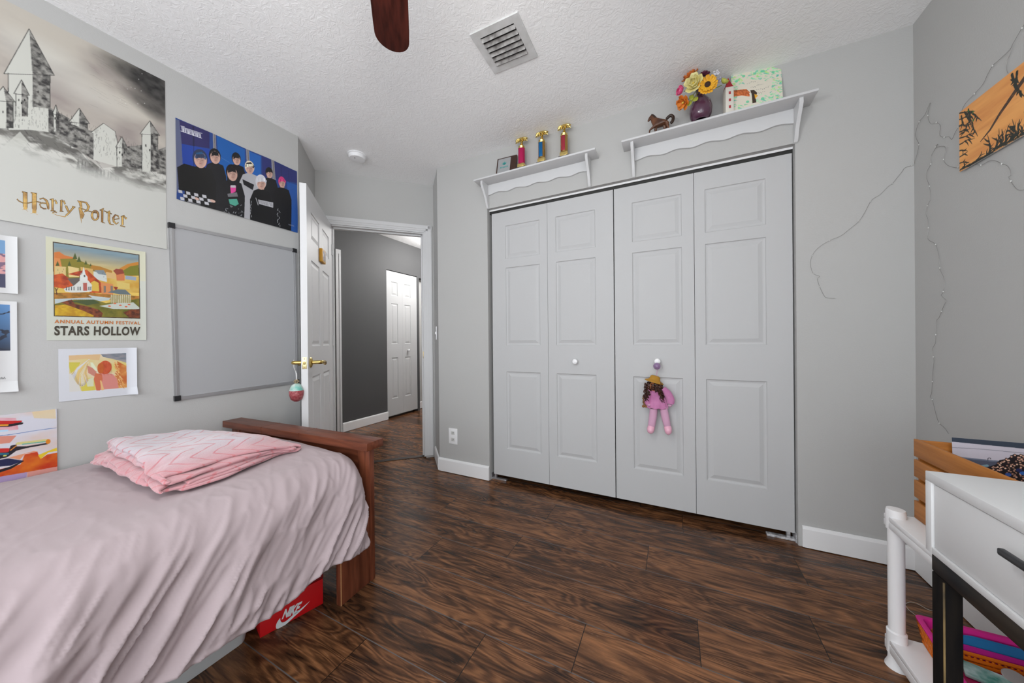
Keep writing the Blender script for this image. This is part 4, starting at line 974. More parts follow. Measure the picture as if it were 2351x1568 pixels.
# folded throw: one strip folded back and forth, then draped out along X
path = [(.475, .604), (.62, .602), (.80, .602), (.93, .604), (.975, .615), (.990, .637), (.982, .660), (.955, .674), (.90, .680), (.75, .684), (.60, .688), (.50, .690), (.462, .686), (.447, .674), (.455, .662), (.48, .657), (.62, .660), (.80, .660), (.92, .656), (.950, .648), (.945, .639), (.90, .640), (.75, .645), (.58, .648), (.47, .645), (.435, .640), (.425, .630), (.435, .620), (.47, .617), (.60, .6165), (.78, .617), (.92, .619), (.958, .626), (.930, .632), (.80, .630), (.60, .631), (.50, .631)]
pts = catmull([Vector((0, y, z)) for y, z in path], 5)
ny = len(pts); nx_ = 70
PY = np.array([p.y for p in pts]); PZ = np.array([p.z for p in pts]); u = np.linspace(0, 1, nx_)
U, IY = np.meshgrid(u, np.arange(ny)); PYg = PY[IY]; PZg = PZ[IY]
lay = np.clip((PZg - .60) / .09, 0, 1)
V_ = (PYg - .425) / (.990 - .425)
def Q4(L_, F_, T_, B_):
    return [((1 - U) * (1 - V_) * L_[i] + U * (1 - V_) * F_[i] + U * V_ * T_[i] + (1 - U) * V_ * B_[i]) for i in (0, 1)]
lo = Q4((-2.02, .400), (-1.435, .435), (-1.505, .905), (-2.12, .745)); hi = Q4((-2.150, .475), (-1.470, .425), (-1.515, .900), (-2.11, .740))
XB = lo[0] * (1 - lay) + hi[0] * lay; YB = lo[1] * (1 - lay) + hi[1] * lay
edge = np.clip((U - .86) / .14, 0, 1)
XB = XB + edge * .028 * (vnoise(IY * .23, U * 0, 82) - .5) * 2
rough_ = np.clip((.30 - V_) / .3, 0, 1)
XB = XB + rough_ * .022 * (vnoise(V_ * 9 + IY * .07, U * 7, 86) - .5) * 2
YB = YB + rough_ * .030 * (fbm(U * 6, PZg * 70, 83) - .5) * 2
zoff = (.012 * (fbm(U * 5, V_ * 4, 84) - .5) * 2 + .006 * (fbm(U * 14, V_ * 9, 85) - .5) * 2) * (.3 + lay)
sag = -.036 * np.clip((U - .70) / .3, 0, 1) ** 1.4 * lay - .018 * np.clip((V_ - .70) / .3, 0, 1) * lay - .022 * np.clip((.18 - U) / .18, 0, 1) * lay + .012 * np.exp(-((V_ - .06) / .12) ** 2) * lay * (1 - U)
PZ2 = .6035 + (PZg - .60) * .92 + zoff * .8 + sag
bco = np.stack([XB, YB, PZ2], -1)
BL = bpy.data.materials.new('pink_plush_throw'); BL.use_nodes = True
N = BL.node_tree.nodes; L = BL.node_tree.links; b = N['Principled BSDF']; b.inputs['Roughness'].default_value = 0.95; b.inputs['Sheen Weight'].default_value = 0.5
tc = N.new('ShaderNodeTexCoord'); sx = N.new('ShaderNodeSeparateXYZ'); L.new(tc.outputs['Object'], sx.inputs[0])
def M_(op, a, c=None):
    n = N.new('ShaderNodeMath'); n.operation = op
    for i, v in enumerate((a, c)):
        if v is None: continue
        if isinstance(v, (int, float)): n.inputs[i].default_value = v
        else: L.new(v, n.inputs[i])
    return n.outputs[0]
nn = N.new('ShaderNodeTexNoise'); nn.inputs['Scale'].default_value = 7; nn.inputs['Detail'].default_value = 3; L.new(tc.outputs['Object'], nn.inputs['Vector'])
zig = M_('PINGPONG', M_('ADD', sx.outputs['X'], M_('MULTIPLY', nn.outputs['Fac'], .03)), .085)
val = M_('FRACT', M_('DIVIDE', M_('ADD', M_('ADD', sx.outputs['Y'], M_('MULTIPLY', zig, 1.1)), M_('MULTIPLY', nn.outputs['Fac'], .05)), .062))
line = M_('LESS_THAN', val, .14)
low = N.new('ShaderNodeMapRange'); low.inputs['From Min'].default_value = .085; low.inputs['From Max'].default_value = .055; L.new(sx.outputs['Z'], low.inputs['Value'])
rp = N.new('ShaderNodeValToRGB'); rp.color_ramp.elements[0].position = .38; rp.color_ramp.elements[0].color = (*ob(186, 178, 186, 1.05), 1); rp.color_ramp.elements[1].position = .66; rp.color_ramp.elements[1].color = (*ob(194, 174, 180, 1.03), 1)
L.new(nn.outputs['Fac'], rp.inputs[0])
m1 = N.new('ShaderNodeMix'); m1.data_type = 'RGBA'; L.new(M_('MULTIPLY', line, .85), m1.inputs['Factor']); L.new(rp.outputs[0], m1.inputs['A']); m1.inputs['B'].default_value = (*ob(196, 108, 116, .95), 1)
m2 = N.new('ShaderNodeMix'); m2.data_type = 'RGBA'; L.new(M_('MULTIPLY', low.outputs[0], .68), m2.inputs['Factor']); L.new(m1.outputs['Result'], m2.inputs['A']); m2.inputs['B'].default_value = (*ob(200, 122, 126, .95), 1)
L.new(m2.outputs['Result'], b.inputs['Base Color'])
n2 = N.new('ShaderNodeTexNoise'); n2.inputs['Scale'].default_value = 140; L.new(tc.outputs['Object'], n2.inputs['Vector'])
hh = M_('ADD', M_('MULTIPLY', n2.outputs['Fac'], .4), M_('MULTIPLY', line, -.8))
bp = N.new('ShaderNodeBump'); bp.inputs['Strength'].default_value = .8; bp.inputs['Distance'].default_value = .004; L.new(hh, bp.inputs['Height']); L.new(bp.outputs[0], b.inputs['Normal'])
bl = grid_mesh('folded_blanket', bco, BL)
sm = bl.modifiers.new('thickness', 'SOLIDIFY'); sm.thickness = .0095; sm.offset = 0
ss = bl.modifiers.new('smooth', 'SUBSURF'); ss.levels = 1; ss.render_levels = 1
tag(bl, 'folded pink and white plush blanket with a zigzag pattern on the bed', 'blanket')

# ---- shoe box under the bed
ba = math.atan2(.2026, .0573)      # end panel direction
dx, dy = math.cos(ba), math.sin(ba)
Mk = frame((-1.3649, .6601, 0), (dx, dy, 0), (-dy, dx, 0), (0, 0, 1))     # x along the end panel, y back under the bed, front = -y
WK = .2105
bx = thing('shoe_box', Mk @ Vector((WK / 2, .16, 0)), 'bright red cardboard shoe box with white lettering under the bed', 'shoe box')
bm = nb()
def k3(f, off): return lambda x, y: Mk @ Vector((*(lambda P_: ((Mk.inverted() @ P_).x, -off, (Mk.inverted() @ P_).z))(on(*f(x, y), (dy, -dx, 0), dy * -1.3649 - dx * .6601)),)) 
box(bm, 0, WK, .0, .31, .001, .104, M=Mk, bev=.001); obj('box_body', bm, RED, bx)
bm = nb(); box(bm, -.003, WK + .003, .004, .314, .105, .125, M=Mk, bev=.001); obj('lid', bm, mat('dark_red_cardboard', (0.16, 0.006, 0.008), 0.5), bx)
bm = nb(); n_ = 14; cc = [(.102 + .021 * math.cos(PI + PI * i / n_), .1042 + .021 * math.sin(PI + PI * i / n_)) for i in range(n_ + 1)]
prism(bm, cc, 0, .001, M=Mk @ Matrix(((1, 0, 0, 0), (0, 0, -1, -.0002), (0, 1, 0, 0), (0, 0, 0, 1)))); obj('thumb_hole', bm, DARKGAP, bx, False)
zk = crop(560, 1300, 8.713); T = k3(zk, .0012)
bm = nb(); lettering(bm, 'NIKE', [T(752, 1062), T(1068, 930), T(1172, 690), T(826, 858)], (0, 0, 0), offset=.045, spacing=.92)
SILV = mat('silver_white_ink', (0.62, 0.64, 0.65), 0.5)
obj('lettering', bm, SILV, bx, False)
bm = nb()
sw_a = [(725, 1030), (728, 1075), (742, 1105), (775, 1120), (850, 1085), (1000, 950), (1150, 835), (1325, 685)]; sw_b = [(700, 1060), (662, 1120), (640, 1180), (640, 1225), (655, 1245), (740, 1230), (850, 1150), (1000, 1010), (1180, 845), (1325, 685)]
a_ = catmull([Vector((*p, 0)) for p in sw_a], 5); b_ = catmull([Vector((*p, 0)) for p in sw_b], 4); n_ = 36
def samp(P_, t): i = t * (len(P_) - 1); k = min(int(i), len(P_) - 2); return P_[k].lerp(P_[k + 1], i - k)
pr = None
for i in range(n_ + 1):
    A_, B_ = samp(a_, i / n_), samp(b_, i / n_); va, vb = bm.verts.new(T(A_.x, A_.y)), bm.verts.new(T(B_.x, B_.y))
    if pr: bm.faces.new((pr[0], pr[1], vb, va))
    pr = (va, vb)
obj('emblem', bm, SILV, bx, False)
# ---- storage bin under the bed
bm = nb(); rings = []
for z, g in ((.001, .0), (.02, .004), (.12, .014), (.155, .017), (.158, .022), (.166, .022)):
    rr_ = .03; x0, x1, y0, y1 = -1.80, -1.400 + g, .02, .640 + g * .5; r = []
    for cx_, cy_, a0 in ((x1 - rr_, y1 - rr_, 0), (x0 + rr_, y1 - rr_, 90), (x0 + rr_, y0 + rr_, 180), (x1 - rr_, y0 + rr_, 270)):
        for k in range(5): an = math.radians(a0 + k * 22.5); r.append((cx_ + rr_ * math.cos(an), cy_ + rr_ * math.sin(an), z))
    rings.append(r)
loft(bm, rings); bn = thing('storage_bin', (-1.6, .33, 0), 'pale grey plastic storage bin under the bed', 'bin'); obj('tub', bm, mat('grey_translucent_plastic', (0.50, 0.51, 0.51), 0.4), bn)
bm = nb(); box(bm, -1.825, -1.372, -.005, .668, .1665, .188, bev=.008, seg=3); obj('lid', bm, PLASTW, bn)
OBK = 1.38
# ================================================================== CEILING FITTINGS
# fan: only one blade reaches into the view
hub = Vector((-.512, .452, 0)); fan = thing('ceiling_fan', (hub.x, hub.y, 2.2), 'dark mahogany ceiling fan blade at the top of the view', 'ceiling fan')
def fan_m(prof, nm, m): bm = nb(); lathe(bm, prof, 32, Matrix.Translation((hub.x, hub.y, 0))); obj(nm, bm, m, fan)
BRONZE = mat('dark_bronze', (0.05, 0.03, 0.02), 0.35, 0.8)
fan_m([(.03, 2.40), (.07, 2.44), (.075, CEIL - .001)], 'canopy', BRONZE); fan_m([(.012, 2.30), (.012, 2.40)], 'downrod', BRONZE)
fan_m([(.06, 2.17), (.10, 2.19), (.105, 2.26), (.07, 2.30), (.02, 2.31)], 'motor_housing', BRONZE)
fm = bpy.data.materials.new('frosted_lit_glass'); fm.use_nodes = True; fb = fm.node_tree.nodes['Principled BSDF']; fb.inputs['Base Color'].default_value = (.9, .9, .88, 1); fb.inputs['Emission Color'].default_value = (1, .96, .9, 1); fb.inputs['Emission Strength'].default_value = 2.0
fan_m([(.0, 2.075), (.06, 2.085), (.095, 2.12), (.10, 2.16), (.06, 2.169)], 'light_bowl', fm)
for k in range(5):
    an = math.radians(132.9 + 72 * k); d = Vector((math.cos(an), math.sin(an), 0)); s_ = Vector((-d.y, d.x, 0))
    bm = nb(); prof = []
    for r, h_ in ((.16, .047), (.22, .054), (.40, .058), (.55, .0605), (.60, .0595)): prof.append((r, h_))
    tipc, R_ = .592, .0600
    ring = [(r, h_) for r, h_ in prof[:-1]] + [(tipc + R_ * math.sin(t_), R_ * math.cos(t_)) for t_ in np.linspace(.05, PI - .05, 15)] + [(r, -h_) for r, h_ in reversed(prof[:-1])]
    a = [bm.verts.new(hub + d * r + s_ * y + Vector((0, 0, 2.197 + .10 * y))) for r, y in ring]; b_ = [bm.verts.new(v.co + Vector((0, 0, .007))) for v in a]
    bm.faces.new(a); bm.faces.new(b_[::-1])
    for i in range(len(a)): bm.faces.new((a[i], a[(i + 1) % len(a)], b_[(i + 1) % len(a)], b_[i]))
    rotm = Matrix.Rotation(an - PI / 2, 4, 'Z')
    o = obj('blade', bm, FANWOOD, fan, True, 30)
    # grain follows the blade: turn the object's own axes
    inv = rotm.inverted()
    for v in o.data.vertices: v.co = inv @ v.co
    o.matrix_local = rotm
    bm = nb(); box(bm, .09, .20, -.016, .016, 2.206, 2.212, M=frame((hub.x, hub.y, 0), d, s_, (0, 0, 1))); obj('blade_iron', bm, BRONZE, fan)
# vent
vt = thing('ceiling_vent', (-.722, 1.427, CEIL - .012), 'square white ceiling air vent with dusty dark louvres', 'vent')
Mv = frame((-.725, 1.423, CEIL), (1, 0.018, 0), (-0.018, 1, 0), (0, 0, 1))
VW = mat('dusty_white_enamel', (0.66, 0.66, 0.655), 0.45, var=(20, (0.58, 0.58, 0.57), (0.70, 0.70, 0.70)))
bm = nb(); o_, i_ = .124, .088
for a in ((-o_, o_, -o_, -i_), (-o_, o_, i_, o_), (-o_, -i_, -i_, i_), (i_, o_, -i_, i_)): box(bm, a[0], a[1], a[2], a[3], -.008, -.0005, M=Mv)
obj('frame', bm, VW, vt, False)
bm = nb(); box(bm, -i_, i_, -i_, i_, -.0012, -.0006, M=Mv); obj('duct_opening', bm, DARKGAP, vt, False)
for k in range(6):
    bm = nb(); yk = -i_ + .016 + k * .029; box(bm, -i_, i_, -.0085, .0085, -.0007, .0007, M=Mv @ Matrix.Translation((0, yk, -.0085)) @ Matrix.Rotation(math.radians(-62), 4, 'X'))
    obj('louvre', bm, mat('dusty_louvre', (0.36, 0.34, 0.33), 0.6, var=(30, (0.16, 0.15, 0.145), (0.48, 0.47, 0.46))), vt, False)
# smoke detector
sd = thing('smoke_detector', (-2.18, 1.745, CEIL - .035), 'round white smoke detector on the ceiling by the doorway', 'smoke detector')
Ms = Matrix.Translation((-2.18, 1.745, CEIL)) @ Matrix.Rotation(PI, 4, 'X')
bm = nb(); lathe(bm, [(.068, .0005), (.069, .006), (.062, .009)], 36, Ms); obj('base_plate', bm, PLASTW, sd)
bm = nb(); lathe(bm, [(.061, .009), (.061, .026), (.055, .034), (.02, .037), (.0, .037)], 36, Ms, cap=False); obj('cover', bm, PLASTW, sd)
bm = nb(); lathe(bm, [(.004, .0), (.004, .0012)], 10, Ms @ Matrix.Translation((.005, .025, .0362))); obj('test_button', bm, BLACK, sd)

# ================================================================== SHELVES OVER THE CLOSET
SZ = 2.2815
def shelf(x0, x1, wave0, label):
    t = thing('wall_shelf', ((x0 + x1) / 2, CYW, 2.09), label, 'shelf')
    bm = nb(); box(bm, x0, x1, 2.064, CYW - .0008, 2.2695, SZ, bev=.002); obj('shelf_board', bm, SHELFW, t)
    bm = nb(); b0, b1 = x0 + .058, x1 - .068; pts = [(b0, 2.2695), (b1, 2.2695)]
    n_ = 60
    for i in range(n_ + 1):
        x = b1 + (b0 - b1) * i / n_; ph = (x - wave0) / .158 * 2 * PI
        pts.append((x, 2.1990 + .0058 * math.cos(ph)))
    prism(bm, pts, 0, .012, M=Matrix(((1, 0, 0, 0), (0, 0, 1, CYW - .0130), (0, 1, 0, 0), (0, 0, 0, 1)))); obj('scalloped_back_board', bm, SHELFW, t, True, 30)
    for x in (x0 + .050, x1 - .068):
        bm = nb(); pr = [(0, 2.2692), (-.098, 2.2692), (-.1, 2.245), (-.088, 2.225), (-.06, 2.19), (-.035, 2.15), (-.022, 2.11), (-.010, 2.095), (0, 2.092)]
        prism(bm, [(y, z) for y, z in pr], 0, .016, M=Matrix(((0, 0, 1, x), (1, 0, 0, CYW - .0008), (0, 1, 0, 0), (0, 0, 0, 1)))); obj('bracket', bm, SHELFW, t, True, 30)
    return t
shelf(-.27, .638, .189, 'long white scalloped wall shelf with the vase and toy horse')
shelf(-1.325, -.427, -1.02, 'shorter white scalloped wall shelf with three trophies')

# plaque
pq = thing('award_plaque', (-1.085, 2.13, SZ), 'small dark framed award plaque left of the pink trophy', 'plaque')
Mp = frame((-1.165, 2.112, SZ + .0005), (1, .05, 0), (-.05 * .97, .97, -.22), (0, .22, .97))
bm = nb(); box(bm, 0, .158, 0, .012, 0, .157, bev=.003, M=Mp); obj('wood_board', bm, mat('dark_walnut', (0.05, 0.02, 0.012), 0.4), pq)
bm = nb(); box(bm, .012, .112, -.002, .0, .012, .146, M=Mp); obj('metal_plate', bm, mat('satin_plate', (0.42, 0.43, 0.44), 0.4, 0.3), pq, False)
bm = nb(); pl = lambda x, z: Mp @ Vector((x, -.0026, z))
for k in range(5):
    an = math.radians(90 + (k - 2) * 36); c_ = (.064, .098); flat(bm, [(c_[0] - .007 * math.sin(an), c_[1] + .007 * math.cos(an) - .004), (c_[0] + .024 * math.cos(an), c_[1] + .022 * math.sin(an)), (c_[0] + .007 * math.sin(an), c_[1] - .007 * math.cos(an) - .004)], pl)
for k in range(6): flat(bm, [(.032 + k * .011, .066), (.039 + k * .011, .066), (.040 + k * .011, .078), (.034 + k * .011, .076)], pl)
obj('crest', bm, mat('teal_ink', (0.05, 0.36, 0.34), 0.5), pq, False, label='teal crest')

# trophies
def trophy(x, col, face_w, label, dark):
    t = thing('trophy', (x, 2.115, SZ), label, 'trophy', 'small column trophies')
    M = Matrix.Translation((x, 2.115, SZ))
    bm = nb(); box(bm, -.034, .034, -.028, .028, .0003, .018, bev=.002, M=M); obj('base', bm, mat('marble_base', (0.10, 0.09, 0.09), 0.2), t)
    bm = nb(); box(bm, -.026, .026, -.022, .022, .018, .046, bev=.004, M=M); obj('plinth', bm, GOLD, t)
    bm = nb(); lathe(bm, [(.0235, .046), (.0245, .050), (.0245, .150), (.0235, .154)], 20, M); obj('column', bm, mat(dark + '_column', col if face_w is None else (0.45, 0.27, 0.08), 0.22, .35 if face_w is None else .9), t)
    if face_w:
        bm = nb(); box(bm, -face_w / 2, face_w / 2, -.0275, -.02, .052, .150, bev=.002, M=M); obj('column_panel', bm, mat(dark + '_panel', col, 0.25, .3), t)
    bm = nb(); lathe(bm, [(.0245, .154), (.026, .158), (.020, .164), (.023, .170), (.010, .176), (.006, .186)], 18, M); obj('cap', bm, GOLD, t)
    # finial: a burst of open leaf-shaped wings on a stem
    bm = nb(); tube(bm, [M @ Vector(v) for v in ((0, 0, .184), (.002, 0, .198), (.0, 0, .210))], [.011, .007, .012], 10)
    ellipsoid(bm, M @ Vector((.004, -.006, .218)), (.013, .012, .013), 12)
    for an, l, up in ((10, .047, .012), (170, .047, .010), (200, .044, .004), (-25, .044, .002), (0, .046, -.010), (25, .040, .006), (60, .030, .014), (120, .030, .014), (160, .042, .002), (190, .044, -.010), (215, .036, -.016), (-35, .040, -.016), (-90, .032, .004), (-60, .03, -.012), (240, .03, -.012)):
        a_ = math.radians(an); d = Vector((math.cos(a_), math.sin(a_) * .7, 0)); p0 = M @ Vector((0, 0, .212))
        limb(bm, [p0, p0 + d * l * .45 + Vector((0, 0, .010)), p0 + d * l * .8 + Vector((0, 0, .006 + up * .5)), p0 + d * l + Vector((0, 0, up))], [.006, .014, .012, .003], [.005, .009, .008, .002], 8, Vector((0, 0, 1)))
    obj('finial', bm, GOLD, t)
trophy(-.9525, (0.50, 0.012, 0.10), None, 'gold topped trophy with a hot pink column', 'pink')
trophy(-.7995, (0.005, 0.12, 0.32), .027, 'gold topped trophy with a blue column', 'blue')
trophy(-.6405, (0.36, 0.03, 0.05), .026, 'gold topped trophy with a copper red column', 'copper')

# toy horse (skin modifier on a skeleton)
def skinned(name, verts, edges, root, m, parent=None, sub=2, seg_label=None):
    base = LOC[parent.name] if parent else Vector(verts[root][0])
    me = bpy.data.meshes.new(name); me.from_pydata([Vector(v[0]) - base for v in verts], edges, []); me.materials.append(m)
    o = bpy.data.objects.new(name, me); COL.objects.link(o)
    sk = o.modifiers.new('skin', 'SKIN'); sk.use_smooth_shade = True
    for i, v in enumerate(verts):
        d = me.skin_vertices[0].data[i]; r = v[1]; d.radius = r if isinstance(r, tuple) else (r, r); d.use_root = (i == root)
    sb = o.modifiers.new('smooth', 'SUBSURF'); sb.levels = sub; sb.render_levels = sub
    if parent: o.parent = parent
    else: o.location = base
    LOC[o.name] = Vector(base)
    return o
hs = thing('toy_horse', (-.055, 2.10, SZ), 'small brown toy horse on the long shelf', 'figurine')
HB = mat('brown_horse_plastic', (0.10, 0.035, 0.014), 0.4, var=(20, (0.055, 0.018, 0.008), (0.16, 0.06, 0.025)))
hx, hy, hz = -.055, 2.10, SZ
def hv(x, y, z, r):
    r = tuple(v * 1.22 for v in r) if isinstance(r, tuple) else r * 1.35
    return ((hx + x, hy + y, hz + z), r)
V = [hv(.028, 0, .068, (.0165, .018)), hv(.0, 0, .064, (.015, .017)), hv(-.028, 0, .070, (.015, .018)), hv(-.040, 0, .090, (.0085, .013)), hv(-.048, 0, .108, (.007, .010)), hv(-.056, 0, .106, (.006, .008)), hv(-.064, 0, .094, (.0045, .005)), hv(-.067, 0, .088, (.0042, .0045)),
     hv(-.030, -.010, .045, .0075), hv(-.042, -.010, .040, .005), hv(-.058, -.010, .030, .0035), hv(-.060, -.010, .012, .003), hv(-.056, -.010, .006, .0045),
     hv(-.028, .010, .045, .0075), hv(-.026, .010, .024, .0045), hv(-.028, .010, .010, .0035), hv(-.030, .010, .0045, .0048),
     hv(.036, -.011, .048, .010), hv(.034, -.011, .032, .0055), hv(.042, -.011, .018, .0038), hv(.038, -.011, .0045, .0048),
     hv(.032, .011, .048, .010), hv(.022, .011, .030, .0055), hv(.026, .011, .016, .0038), hv(.020, .011, .0045, .0048),
     hv(-.047, -.006, .119, .0025), hv(-.047, .006, .119, .0025)]
E_ = [(0, 1), (1, 2), (2, 3), (3, 4), (4, 5), (5, 6), (6, 7), (2, 8), (8, 9), (9, 10), (10, 11), (11, 12), (2, 13), (13, 14), (14, 15), (15, 16), (0, 17), (17, 18), (18, 19), (19, 20), (0, 21), (21, 22), (22, 23), (23, 24), (4, 25), (4, 26)]
skinned('body', V, E_, 0, HB, hs)
HM = mat('dark_mane', (0.03, 0.012, 0.006), 0.5)
bm = nb(); tube(bm, catmull([(hx + .030, hy, hz + .074), (hx + .052, hy, hz + .088), (hx + .066, hy, hz + .074), (hx + .062, hy, hz + .052), (hx + .052, hy, hz + .044)], 5), [.005] + [.0085] * 19 + [.004], 8); obj('tail', bm, HM, hs)
bm = nb(); tube(bm, catmull([(hx - .050, hy, hz + .120), (hx - .040, hy - .002, hz + .112), (hx - .029, hy - .003, hz + .096), (hx - .018, hy, hz + .084)], 5), [.004] + [.0085] * 14 + [.004], 8); obj('mane', bm, HM, hs)

# vase
VX, VY = .1465, 2.078
bm = nb(); lathe(bm, [(.030, .0003), (.040, .004), (.052, .025), (.056, .060), (.050, .092), (.036, .114), (.0225, .128), (.0205, .140), (.022, .160), (.025, .188), (.0225, .188), (.0185, .160), (.017, .14)], 36, Matrix.Translation((VX, VY, SZ)), cap=False)
tag(obj('vase', bm, mat('plum_ceramic', (0.085, 0.030, 0.06), 0.16, coat=.5, bump=(40, .06))), 'dark plum glazed vase holding artificial flowers', 'vase')
vm = Vector((VX, VY, SZ + .17))
GREEN = mat('leaf_green', (0.20, 0.30, 0.03), 0.5)
def petals(bm, c, nrm, n, l, wd, cup, mi=0, off=0.0, jit=.0, tip=.35):
    nrm = Vector(nrm).normalized(); a = nrm.orthogonal().normalized(); b = nrm.cross(a)
    for k in range(n):
        an = 2 * PI * (k + off) / n + random.uniform(-jit, jit); d = a * math.cos(an) + b * math.sin(an); s = nrm.cross(d); rows_ = []
        ll = l * random.uniform(1 - jit * .4, 1 + jit * .2)
        for t, ww in ((.10, .45), (.40, .9), (.72, 1.0), (.92, .75), (1.0, tip)):
            ctr = Vector(c) + d * ll * t * math.cos(cup * t) + nrm * ll * t * math.sin(cup * t)
            rows_.append([bm.verts.new(ctr + s * wd / 2 * ww * q + nrm * (abs(q) * .10 * wd)) for q in (-1, 0, 1)])
        for r0, r1 in zip(rows_, rows_[1:]):
            for q in (0, 1): bm.faces.new((r0[q], r0[q + 1], r1[q + 1], r1[q])).material_index = mi
def flower(label, c, nrm, build, kind='flower'):
    t = thing('artificial_flower', c, label, kind, 'artificial flowers in the plum vase')
    c = Vector(c); nrm = Vector(nrm).normalized()
    bm = nb(); back = c - nrm * .012; tube(bm, catmull([vm + Vector((random.uniform(-.006, .006), random.uniform(-.004, .004), -.05)), vm + Vector((random.uniform(-.008, .008), 0, .012)), back.lerp(vm, .35) - nrm * .008, back], 4), .0018, 6); obj('stem', bm, GREEN, t)
    build(t, c, nrm)
    return t
def two(mname, col, c2=None): return mat(mname, col, .55, var=(30, col, c2) if c2 else None)
FS = lambda x, y, Yp: onY(1470 + x / 6.717, 140 + y / 6.717, Yp)
def sunfl(t, c, n):
    bm = nb(); petals(bm, c, n, 20, .047, .017, .10, jit=.10); petals(bm, c + n * .003, n, 16, .038, .014, .28, off=.5, jit=.1); o = obj('petals', bm, two('marigold_petal', (0.72, 0.33, 0.01), (0.85, 0.45, 0.02)), t); o.modifiers.new('thickness', 'SOLIDIFY').thickness = .0012
    bm = nb(); ellipsoid(bm, c + n * .004, (.0155, .0155, .008), 16, n.to_track_quat('Z', 'Y').to_matrix()); obj('centre', bm, mat('dark_flower_centre', (0.035, 0.012, 0.008), 0.7, bump=(300, 1.0)), t)
def cupfl(col, c2, l, wd, layers, n=5):
    def f(t, c, nn_):
        bm = nb()
        for i, cu in enumerate(layers): petals(bm, c - nn_ * .006, nn_, n, l * (1 - .16 * i), wd * (1 - .12 * i), cu, off=.5 * i, jit=.15, tip=.55)
        o = obj('petals', bm, two('petal_%d_%d' % (int(col[0] * 100), int(col[1] * 100)), col, c2), t); o.modifiers.new('thickness', 'SOLIDIFY').thickness = .0012
        bm = nb(); ellipsoid(bm, c + nn_ * .004, (.006, .006, .008), 10, nn_.to_track_quat('Z', 'Y').to_matrix()); obj('centre', bm, mat('yellow_stamen', (0.75, 0.55, 0.08), .6), t)
    return f
def bunch(col, r, nb_):
    def f(t, c, nn_):
        bm = nb()
        for k in range(nb_):
            d = Vector((random.uniform(-1, 1), random.uniform(-1, 1), random.uniform(-1, 1))).normalized(); ellipsoid(bm, c + d * r * random.uniform(.4, 1), (r * .32, r * .32, r * .26), 8)
        obj('florets', bm, two('floret_%d_%d' % (int(col[0] * 100), int(col[2] * 100)), col), t)
    return f
flower('sunflower with a dark centre at the front of the vase', FS(1035, 370, 1.985), (.05, -.9, -.12), sunfl)
flower('large cream yellow flower beside the sunflower', FS(825, 345, 1.985), (-.25, -.85, -.15), cupfl((.78, .72, .36), (.72, .62, .22), .050, .042, (.35, .75, 1.1)))
flower('hot pink tulip at the left of the vase', FS(640, 460, 2.02), (-.75, -.5, .1), cupfl((.62, .02, .13), (.75, .15, .3), .032, .034, (.9, 1.25)))
flower('orange flower drooping lowest at the left', FS(665, 640, 2.03), (-.55, -.6, -.5), cupfl((.62, .15, .015), (.72, .24, .03), .042, .026, (.35, .8), 6))
flower('burnt orange flower at the top left of the bunch', FS(775, 240, 2.03), (-.35, -.35, .75), cupfl((.50, .10, .01), (.60, .17, .02), .046, .034, (.25, .7), 6))
flower('dark maroon flower behind the sunflower', FS(985, 215, 2.04), (.1, -.2, .9), cupfl((.10, .01, .035), None, .030, .026, (.3, .8)))
flower('white cluster flower at the top right of the bunch', FS(1165, 195, 2.03), (.3, -.3, .8), bunch((.72, .72, .78), .016, 22))
flower('pale lilac cluster flower under the white one', FS(1215, 300, 2.03), (.6, -.4, .3), bunch((.50, .48, .66), .013, 16))
bm = nb(); c = FS(795, 610, 2.03)
petals(bm, c, (-.1, -.9, .1), 3, .032, .024, .1, jit=.2); o = obj('artificial_leaf', bm, two('lime_leaf', (.30, .36, .03), (.42, .42, .05))); o.modifiers.new('thickness', 'SOLIDIFY').thickness = .001
bm = bmesh.new(); bm.from_mesh(o.data); tube(bm, [c - LOC[o.name], (c.lerp(vm, .6)) - LOC[o.name], vm - LOC[o.name]], .0015, 6); bm.to_mesh(o.data); bm.free()
tag(o, 'lime green artificial leaf under the pink tulip', 'leaf', 'artificial flowers in the plum vase')
flower('yellow green bud at the right of the bunch', FS(1285, 330, 2.03), (.5, -.5, .5), cupfl((.50, .52, .10), None, .026, .026, (.8, 1.2)))

# paper tower
tw = thing('toy_tower', (.277, 2.10, SZ), 'small white paper tower with red windows and a red roof', 'toy')
bm = nb(); box(bm, -.0195, .0195, -.0195, .0195, .0003, .142, bev=.002, M=Matrix.Translation((.277, 2.10, SZ)) @ Matrix.Rotation(.25, 4, 'Z')); obj('tower_walls', bm, mat('cream_card', (0.70, 0.67, 0.60), .7), tw)
bm = nb(); lathe(bm, [(.026, .142), (.012, .172), (.0005, .204)], 4, Matrix.Translation((.277, 2.10, SZ)) @ Matrix.Rotation(.25 + PI / 4, 4, 'Z')); obj('roof', bm, mat('red_card', (0.42, 0.01, 0.02), .5), tw, False)
for z in (.028, .064, .102):
    bm = nb(); box(bm, -.005, .005, -.0205, -.0190, z, z + .014, M=Matrix.Translation((.277, 2.10, SZ)) @ Matrix.Rotation(.25, 4, 'Z')); obj('painted_window', bm, mat('red_paint', (0.42, 0.04, 0.05), .5), tw, False)

